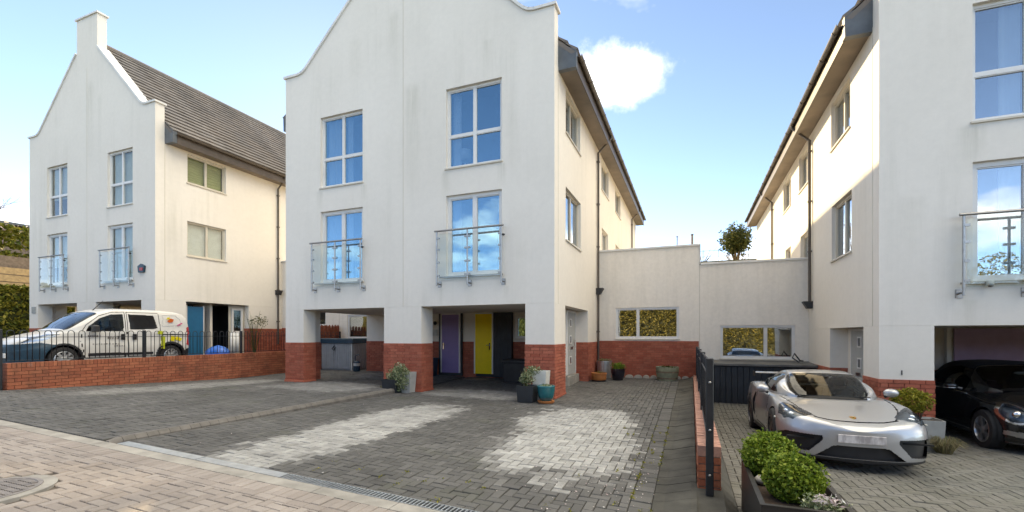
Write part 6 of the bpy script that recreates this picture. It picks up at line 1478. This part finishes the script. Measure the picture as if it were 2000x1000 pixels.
# ---- black soft-top convertible in the right carport
def convertible():
    cx, ny = 5.56, 9.40; zg = -1.95; T = make_T(cx, ny, zg)
    C = thing('convertible_car', 'glossy black rounded convertible with fabric roof parked in the right carport', 'car', (cx, ny + 2.1, zg))
    L = 4.25; XF, XR, RW, RA = 0.86, 3.40, 0.335, 0.385
    w = tab({0: .80, .5: .86, .86: .905, 1.3: .885, 2: .88, 2.8: .90, 3.4: .905, 3.9: .86, L: .8}); zs = tab({0: .2, .5: .18, 3.8: .2, L: .28}); zw = tab({0: .45, .8: .55, 2: .58, 3.4: .58, L: .55})
    zf = tab({0: .56, .1: .66, .3: .745, .6: .80, .9: .825, 1.3: .865, 1.7: .905, 2.4: .93, 3.0: .945, 3.5: .93, 3.9: .86, L: .70}); zc = tab({0: .56, .08: .68, .3: .80, .6: .88, 1.0: .95, 1.35: .99, 1.7: .98, 2.6: .97, 3.4: .98, 3.9: .9, L: .7})
    yf = tab({0: .6, .4: .76, .9: .86, 1.4: .88, 2.2: .9, 3.2: .88, L: .7})
    G = lower_body(L, w, zs, zw, zf, yf, zc, nx=210, nose_len=0.75, nose_p=2.2, tail_len=0.7, tail_p=2.2)
    for xw in (XF, XR): snap_arch(G, xw, RW, RA)
    S = Shell(G); S.orient(); c = S.C; X, Y, Z = c[..., 0], c[..., 1], c[..., 2]; n = S.NC
    used = ((np.hypot(X - XF, Z - RW) < RA) | (np.hypot(X - XR, Z - RW) < RA)) & (Y > 0.45)
    used |= (X > 1.6) & (X < 3.3) & (Y < 0.66) & (n[..., 2] > 0.4)
    def take(mask):
        nonlocal used
        r = mask & ~used; used = used | r; return r
    d = np.sqrt(((Y - 0.70) / 0.115) ** 2 + ((Z - 0.675) / 0.13) ** 2); hm = take((d < 1) & (X < 0.75) & (n[..., 0] < 0.35)); ring = take((d < 1.22) & (X < 0.75) & (n[..., 0] < 0.35))
    S.part(ring, 'headlight_ring', 'chrome', C, T, 0.008)
    for s in (1, -1):
        hl = S.part(hm, 'headlight', 'lamp_bowl', C, T, -0.05, side=s); S.part(hm, 'lens', 'lens_glass', hl, T, 0.006, skirt=False, side=s)
        ellipsoid(hl, T, 'lamp', 'chrome', (0.36, s * 0.69, 0.675), (0.05, 0.06, 0.06), 14, 8)
    S.part(take(inpoly(Y, Z, [(-0.1, 0.24), (0.55, 0.24), (0.6, 0.38), (-0.1, 0.38)]) & (X < 0.5)), 'lower_grille', 'gap_black', C, T, 0.05, vec=(1, 0, 0))
    fg = take(inpoly(Y, Z, [(0.62, 0.31), (0.80, 0.33), (0.80, 0.40), (0.62, 0.40)]) & (X < 0.6)); [S.part(fg, 'fog_light', 'rim_silver', C, T, 0.01, side=s) for s in (1, -1)]
    dm = take(near_line(X, Z, [(1.46, 0.93), (1.38, 0.75), (1.40, 0.35), (2.72, 0.35), (2.80, 0.6), (2.74, 0.94)], 0.0075) & (n[..., 1] > 0.4) & (Y > 0.5)); [S.part(dm, 'door_seam', 'gap_black', C, T, -0.006, side=s) for s in (1, -1)]
    S.part(take(near_line(X, Z, [(1.28, 0.275), (2.95, 0.275)], 0.012) & (Y > 0.6)), 'sill_trim', 'chrome', C, T, 0.006)
    S.part(take(near_line(X, Z, [(1.5, 0.885), (3.2, 0.90)], 0.010) & (n[..., 1] > 0.25) & (Y > 0.6)), 'belt_trim', 'chrome', C, T, 0.005)
    S.part(take(near_line(Y, X, [(0.0, 0.17), (0.3, 0.22), (0.52, 0.42), (0.60, 0.8), (0.66, 1.3)], 0.008) & (n[..., 2] > 0.3)), 'bonnet_seam', 'gap_black', C, T, -0.006)
    S.part(~used, 'body', 'paint_black', C, T, 0.0)
    wb = tab({1.22: .45, 1.4: .62, 1.7: .735, 2.2: .76, 2.8: .745, 3.2: .70, 3.55: .58}); zb = tab({1.22: .955, 1.6: .945, 2.6: .945, 3.55: .96})
    zt = tab({1.22: .985, 1.45: 1.16, 1.7: 1.33, 1.9: 1.425, 2.2: 1.465, 2.6: 1.46, 2.9: 1.42, 3.2: 1.30, 3.45: 1.10, 3.55: .99})
    K = Shell(cabin(1.22, 3.55, wb, zb, zt, 0.40, 0.05, nx=170)); K.orient(); c = K.C; X, Y, Z = c[..., 0], c[..., 1], c[..., 2]; wr = wb(X) - 0.40 * (zt(X) - zb(X))
    wind = (X > 1.27) & (X < 1.80) & (Y < wr - 0.015) & (Z > zt(X) - 0.11); sidew = inpoly(X, Z, [(1.52, 0.96), (1.86, 1.31), (2.3, 1.35), (2.75, 1.29), (3.02, 1.12), (3.1, 0.97)]) & (Y > 0.4)
    ws = K.part(wind, 'windscreen', 'car_glass', C, T, -0.004); [K.part(sidew, 'side_window', 'car_glass', C, T, -0.004, side=s) for s in (1, -1)]
    frame = (X < 1.86) & ~wind & ~sidew; K.part(frame, 'windscreen_frame', 'paint_black', C, T, 0.0); hd = (X > 1.80) & (X < 1.90) & ~sidew & ~frame
    K.part(~(wind | sidew | frame), 'soft_top', 'soft_top', C, T, 0.006)
    pbox(C, T, 'cabin_floor', 'seat_black', 1.5, -0.66, 0.3, 3.2, 0.66, 0.5); pbox(C, T, 'dashboard', 'seat_black', 1.4, -0.64, 0.6, 1.75, 0.64, 0.97, 0.03)
    for s in (1, -1): st = pbox(C, T, 'seat', 'seat_black', 2.3, s * 0.36 - 0.22, 0.45, 2.5, s * 0.36 + 0.22, 1.1, 0.04); pbox(st, T, 'headrest', 'seat_black', 2.33, s * 0.36 - 0.12, 1.105, 2.45, s * 0.36 + 0.12, 1.25, 0.03)
    m = MB(); m.tube([tuple(p) for p in T(np.array([(1.92 + 0.03 * math.sin(a), 0.36 + 0.18 * math.cos(a), 0.92 + 0.17 * math.sin(a)) for a in np.linspace(0, 6.28, 24)]))], 0.014, 6); m.build('steering_wheel', 'rim_dark', C)
    ellipsoid(C, T, 'interior_mirror', 'rim_silver', (1.72, 0.05, 1.26), (0.02, 0.11, 0.03))
    for s in (1, -1):
        mi = ellipsoid(C, T, 'mirror', 'paint_black', (1.66, s * 0.985, 1.0), (0.08, 0.115, 0.075)); m = MB(); m.tube([tuple(p) for p in T(np.array([(1.66, s * 0.82, 0.95), (1.66, s * 0.93, 0.97)]))], 0.03, 8); m.build('stalk', 'paint_black', mi); ellipsoid(mi, T, 'mirror_trim', 'chrome', (1.655, s * 0.99, 0.965), (0.082, 0.112, 0.02))
        for k, xw in enumerate((XF, XR)): wheel(C, T, xw, s * 0.79, RW, 0.22, 'star', s)
    for xw in (XF, XR): arch_liner(C, T, xw, RW, RA - 0.002, 0.5, 0.86)
    pbox(C, T, 'number_plate', 'plate_blur', -0.02, -0.26, 0.42, -0.004, 0.26, 0.53, 0.004); pbox(C, T, 'underbody', 'gap_black', 0.3, -0.6, 0.18, 4.0, 0.6, 0.32)
convertible()

# ---- white van behind the railings
def van():
    cx, ny = -15.42, 5.58; zg = -0.9; T = make_T(cx, ny, zg)
    C = thing('small_van', 'small white windowed van with coloured stickers, parked behind the left railings', 'van', (cx, ny + 2, zg))
    L = 3.96; XF, XR, RW, RA = 0.84, 3.35, 0.30, 0.355
    w = tab({0: .76, .4: .81, .84: .84, 1.3: .835, 3.4: .84, 3.8: .82, L: .80}); zs = tab({0: .22, .5: .2, 3.6: .22, L: .3}); zw = tab({0: .5, .8: .6, 3.4: .6, L: .6})
    zf = tab({0: .60, .08: .72, .3: .83, .6: .92, .9: .985, 1.2: 1.0, 2: 1.0, 3.5: 1.02, L: 1.0}); zc = tab({0: .60, .08: .74, .3: .86, .6: .95, .9: 1.02, 1.2: 1.02, 3.5: 1.02, L: 1.0}); yf = tab({0: .7, .4: .84, .9: .9, 1.2: .94, L: .94})
    G = lower_body(L, w, zs, zw, zf, yf, zc, nx=200, nose_len=0.6, nose_p=2.4, tail_len=0.18, tail_p=4, shoulder=0.2)
    for xw in (XF, XR): snap_arch(G, xw, RW, RA)
    S = Shell(G); S.orient(); c = S.C; X, Y, Z = c[..., 0], c[..., 1], c[..., 2]; n = S.NC
    used = ((np.hypot(X - XF, Z - RW) < RA) | (np.hypot(X - XR, Z - RW) < RA)) & (Y > 0.45)
    def take(mask):
        nonlocal used
        r = mask & ~used; used = used | r; return r
    side_n = (n[..., 1] > 0.4) & (Y > 0.5)
    hm = take(inpoly(X, Z, [(0.12, 0.70), (0.50, 0.78), (0.78, 0.93), (0.60, 0.93), (0.30, 0.84)]) & (Y > 0.45)); [S.part(hm, 'headlight', 'lens_glass', C, T, 0.0, side=s) for s in (1, -1)]; S.part(hm, 'headlight_bowl', 'rim_silver', C, T, -0.04)
    S.part(take((inpoly(X, Z, [(-0.1, 0.2), (0.55, 0.2), (0.60, 0.46), (0.70, 0.66), (0.42, 0.72), (-0.1, 0.66)]))), 'front_bumper', 'blue_dark', C, T, 0.006)
    S.part(take(inpoly(X, Z, [(3.70, 0.2), (4.1, 0.2), (4.1, 0.56), (3.82, 0.5), (3.72, 0.42)])), 'rear_bumper', 'dark_plastic', C, T, 0.008)
    ringm = ((np.hypot(X - XF, Z - RW) < RA + 0.045) | (np.hypot(X - XR, Z - RW) < RA + 0.06)) & (Y > 0.6) & (Z > 0.2); rt = take(ringm); [S.part(rt & fb, 'wheel_arch_trim', 'dark_plastic', C, T, 0.012, side=s) for s in (1, -1) for fb in (X < 2, X >= 2)]
    S.part(take(inpoly(X, Z, [(1.32, 0.36), (2.85, 0.36), (2.85, 0.43), (1.32, 0.43)]) & side_n), 'side_moulding', 'dark_plastic', C, T, 0.014)
    S.part(take((Z < 0.27) & side_n), 'sill', 'dark_plastic', C, T, 0.0)
    seams = near_line(X, Z, [(1.22, 1.0), (1.18, 0.75), (1.27, 0.30), (2.18, 0.30), (2.20, 1.0)], 0.008) | near_line(X, Z, [(2.24, 1.0), (2.24, 0.30), (2.95, 0.30), (3.06, 0.62), (3.10, 1.0)], 0.008)
    dm = take(seams & side_n); [S.part(dm, 'door_seam', 'gap_black', C, T, -0.006, side=s) for s in (1, -1)]
    S.part(take(inpoly(X, Z, [(3.1, 0.905), (3.86, 0.905), (3.86, 0.935), (3.1, 0.935)]) & side_n), 'slide_rail', 'gap_black', C, T, -0.006)
    tl = take(inpoly(X, Z, [(3.80, 0.62), (4.0, 0.55), (4.0, 1.1), (3.86, 1.1), (3.84, 0.8)]) & (Y > 0.5)); [S.part(tl, 'tail_light', 'red_paint', C, T, 0.008, side=s) for s in (1, -1)]
    top_in = (X > 1.2) & (n[..., 2] > 0.5) & (Y < 0.7); used |= top_in
    S.part(~used, 'body', 'van_white', C, T, 0.0)
    wb = tab({0.86: .58, 1.0: .70, 1.2: .775, 1.6: .80, 3.0: .80, 3.7: .785, 3.88: .77, 3.95: .70}); zb = tab({0.86: .99, 3.95: .99})
    zt = tab({0.86: 1.03, 1.0: 1.13, 1.2: 1.285, 1.45: 1.46, 1.65: 1.565, 1.9: 1.63, 2.3: 1.66, 3.0: 1.665, 3.5: 1.645, 3.75: 1.60, 3.88: 1.48, 3.95: 1.25})
    K = Shell(cabin(0.86, 3.95, wb, zb, zt, 0.16, 0.05, nx=190, rnd=0.06)); K.orient(); c = K.C; X, Y, Z = c[..., 0], c[..., 1], c[..., 2]; wr = wb(X) - 0.16 * (zt(X) - zb(X))
    wind = (X > 0.92) & (X < 1.58) & (Y < wr - 0.03) & (Z > zt(X) - 0.12)
    w1 = inpoly(X, Z, [(1.30, 1.0), (1.36, 1.14), (1.62, 1.36), (1.88, 1.47), (2.16, 1.49), (2.14, 1.01)]) & (Y > 0.5); w2 = inpoly(X, Z, [(2.30, 1.06), (2.28, 1.49), (2.92, 1.48), (3.0, 1.12), (2.9, 1.08)]) & (Y > 0.5)
    qp = inpoly(X, Z, [(3.12, 1.14), (3.16, 1.50), (3.55, 1.50), (3.68, 1.36), (3.68, 1.18)]) & (Y > 0.5); qi = inpoly(X, Z, [(3.15, 1.17), (3.19, 1.47), (3.54, 1.47), (3.65, 1.35), (3.65, 1.2)]) & (Y > 0.5); qr = qp & ~qi
    K.part(wind, 'windscreen', 'car_glass', C, T, -0.004)
    for s in (1, -1): K.part(w1, 'side_window', 'car_glass', C, T, -0.006, side=s); K.part(w2, 'side_window', 'car_glass', C, T, -0.006, side=s)
    K.part(qr, 'panel_recess', 'van_white', C, T, -0.012)
    seam2 = (near_line(X, Z, [(1.22, 1.0), (1.32, 1.18), (1.60, 1.42), (1.9, 1.53), (2.2, 1.545), (2.2, 1.0)], 0.008) | near_line(X, Z, [(2.24, 1.0), (2.24, 1.545), (3.05, 1.545), (3.08, 1.0)], 0.008)) & (Y > 0.5) & ~w1 & ~w2 & ~qr; K.part(seam2, 'door_seam', 'gap_black', C, T, -0.005)
    tl2 = inpoly(X, Z, [(3.80, 0.9), (4.0, 0.9), (3.96, 1.14), (3.85, 1.16)]) & (Y > 0.5) & ~qr & ~seam2; [K.part(tl2, 'tail_light', 'red_paint', C, T, 0.006, side=s) for s in (1, -1)]
    K.part(~(wind | w1 | w2 | qr | seam2 | tl2), 'roof', 'van_white', C, T, 0.0)
    pbox(C, T, 'cabin_floor', 'seat_black', 1.0, -0.7, 0.3, 3.8, 0.7, 0.5); pbox(C, T, 'dashboard', 'seat_black', 1.0, -0.7, 0.7, 1.5, 0.7, 1.02, 0.03)
    for s in (1, -1):
        st = pbox(C, T, 'seat', 'seat_black', 2.0, s * 0.38 - 0.24, 0.5, 2.2, s * 0.38 + 0.24, 1.15, 0.04); pbox(st, T, 'headrest', 'seat_black', 2.05, s * 0.38 - 0.12, 1.155, 2.17, s * 0.38 + 0.12, 1.33, 0.03)
        mi = pbox(C, T, 'mirror', 'dark_plastic', 1.36, min(s * 0.86, s * 1.02), 0.99, 1.50, max(s * 0.86, s * 1.02), 1.17, 0.03)
        for xx in (2.05, 2.33): pbox(C, T, 'door_handle', 'gap_black', xx, min(s * 0.836, s * 0.865), 0.78, xx + 0.10, max(s * 0.836, s * 0.865), 0.94, 0.015)
        for k, xw in enumerate((XF, XR)): wheel(C, T, xw, s * 0.745, RW, 0.185, 'cap', s)
    for xw in (XF, XR): arch_liner(C, T, xw, RW, RA - 0.002, 0.45, 0.82)
    m = MB(); m.tube([tuple(p) for p in T(np.array([(1.72, 0.2, 1.58), (1.95, 0.22, 1.86)]))], [0.012, 0.004], 6); m.build('aerial', 'gap_black', C)
    # stickers and worn lettering on the visible side
    yS = 0.846
    for nm, mt, pts, y0 in (('sticker', 'orange_paint', [(3.27, 1.32), (3.36, 1.41), (3.46, 1.38), (3.42, 1.30), (3.34, 1.28)], 0.776), ('sticker', 'pink_paint', [(3.56, 1.18), (3.70, 1.26), (3.68, 1.29), (3.54, 1.21)], 0.792), ('sticker', 'lime_paint', [(3.06, 0.52), (3.16, 0.50), (3.18, 0.86), (3.08, 0.9)], yS), ('sticker', 'yellow_paint', [(3.30, 0.74), (3.42, 0.72), (3.46, 0.88), (3.34, 0.89)], yS), ('sticker', 'lime_paint', [(2.98, 0.94), (3.12, 0.92), (3.14, 1.02), (3.0, 1.04)], 0.83), ('sticker', 'yellow_paint', [(3.44, 0.78), (3.6, 0.72), (3.66, 0.8), (3.5, 0.88)], yS), ('sticker', 'yellow_paint', [(3.25, 1.38), (3.29, 1.44), (3.36, 1.44), (3.33, 1.38)], 0.771)):
        m = MB(); m.prism([(a, y0, b) for a, b in pts], (0, 0.006, 0)); m.v = [tuple(p) for p in T(np.array(m.v))]; m.build(nm, mt, C)
    m = MB(); rr = random.Random(3)
    for row, (za, xa, xb, hh) in enumerate(((0.86, 1.32, 1.62, 0.06), (0.80, 1.75, 2.0, 0.09), (0.66, 1.42, 2.05, 0.03), (0.60, 1.9, 2.14, 0.03))):
        x = xa
        while x < xb:
            l = rr.uniform(0.02, 0.05); m.box(x, 0.838, za, x + l * 0.55, 0.8475, za + hh * rr.uniform(0.5, 1.0)); m.box(x, 0.838, za + hh * 0.4, x + l, 0.8475, za + hh * 0.55); x += l + rr.uniform(0.012, 0.03)
    m.v = [tuple(p) for p in T(np.array(m.v))]; m.build('worn_lettering', 'ink_grey', C, kind='stuff')
    pl = pbox(C, T, 'number_plate', 'white_paint', -0.012, -0.28, 0.36, 0.006, 0.28, 0.47, 0.004)
    m = MB(); lx, lz = 0.13, 0.372                                # letter K
    for q in ([(0, 0), (0.014, 0), (0.014, 0.085), (0, 0.085)], [(0.014, 0.035), (0.045, 0.085), (0.062, 0.085), (0.022, 0.03)], [(0.02, 0.048), (0.062, 0), (0.045, 0), (0.014, 0.036)]):
        m.prism([(-0.0125, lx + a, lz + b) for a, b in q], (-0.002, 0, 0))
    m.v = [tuple(p) for p in T(np.array(m.v))]; m.build('plate_letter', 'gap_black', pl)
    pbox(C, T, 'underbody', 'gap_black', 0.3, -0.6, 0.2, 3.8, 0.6, 0.32)
van()

# added unseen ridge across the road, blocking the bright horizon in window reflections
m = MB()
for k in range(61):
    a = R(95 + 170 * k / 60); d = 140 + 25 * math.sin(k * 0.9); h = 9 + 4 * math.sin(k * 0.7) + 2.5 * math.sin(k * 1.9 + 1)
    m.v += [(d * math.sin(a), d * math.cos(a), -8), (d * math.sin(a), d * math.cos(a), h * 0.75), ((d + 30) * math.sin(a), (d + 30) * math.cos(a), h)]
for k in range(60):
    for j in (0, 1): m.f.append((3 * k + j, 3 * k + 3 + j, 3 * k + 4 + j, 3 * k + 1 + j))
tag(m.build('horizon_blocker', 'earth', None, True), kind='structure')

# weeds in the joints and pale flecks on the blocks beside the right-hand wall
pts = []; 
for i in range(70):
    x = random.choice((-0.35, -0.545, random.uniform(-1.2, -0.3))); y = random.uniform(3.9, 8.0) if i < 55 else random.uniform(3.7, 4.4)
    if i >= 55: x = random.uniform(-4.0, -0.8)
    for k in range(random.randint(5, 22)): pts.append((x + random.gauss(0, 0.012), y + random.gauss(0, 0.03), z_mid(x, y) + random.uniform(0, 0.02)))
o = leaves('weeds', 'leaf_gold', None, pts, 0.009); tag(o, 'tiny yellow-green weeds in the paving joints near the right wall', 'weeds', kind='stuff')
pts = []; nr = []
for i in range(320):
    x = -0.75 + random.gauss(0, 0.42) if i < 230 else random.uniform(-6.5, -0.4); y = 5.0 + random.gauss(0, 0.75) if i < 230 else random.uniform(3.8, 8.5)
    if x > -0.34 or y < 3.7: continue
    pts.append((x, y, z_mid(x, y) + 0.006)); nr.append((0, 0, 1))
o = leaves('flecks', 'petal_white', None, pts, 0.010, nr, 0.25, 0.7); tag(o, 'small pale flecks scattered on the paving by the right wall', 'litter', kind='stuff')
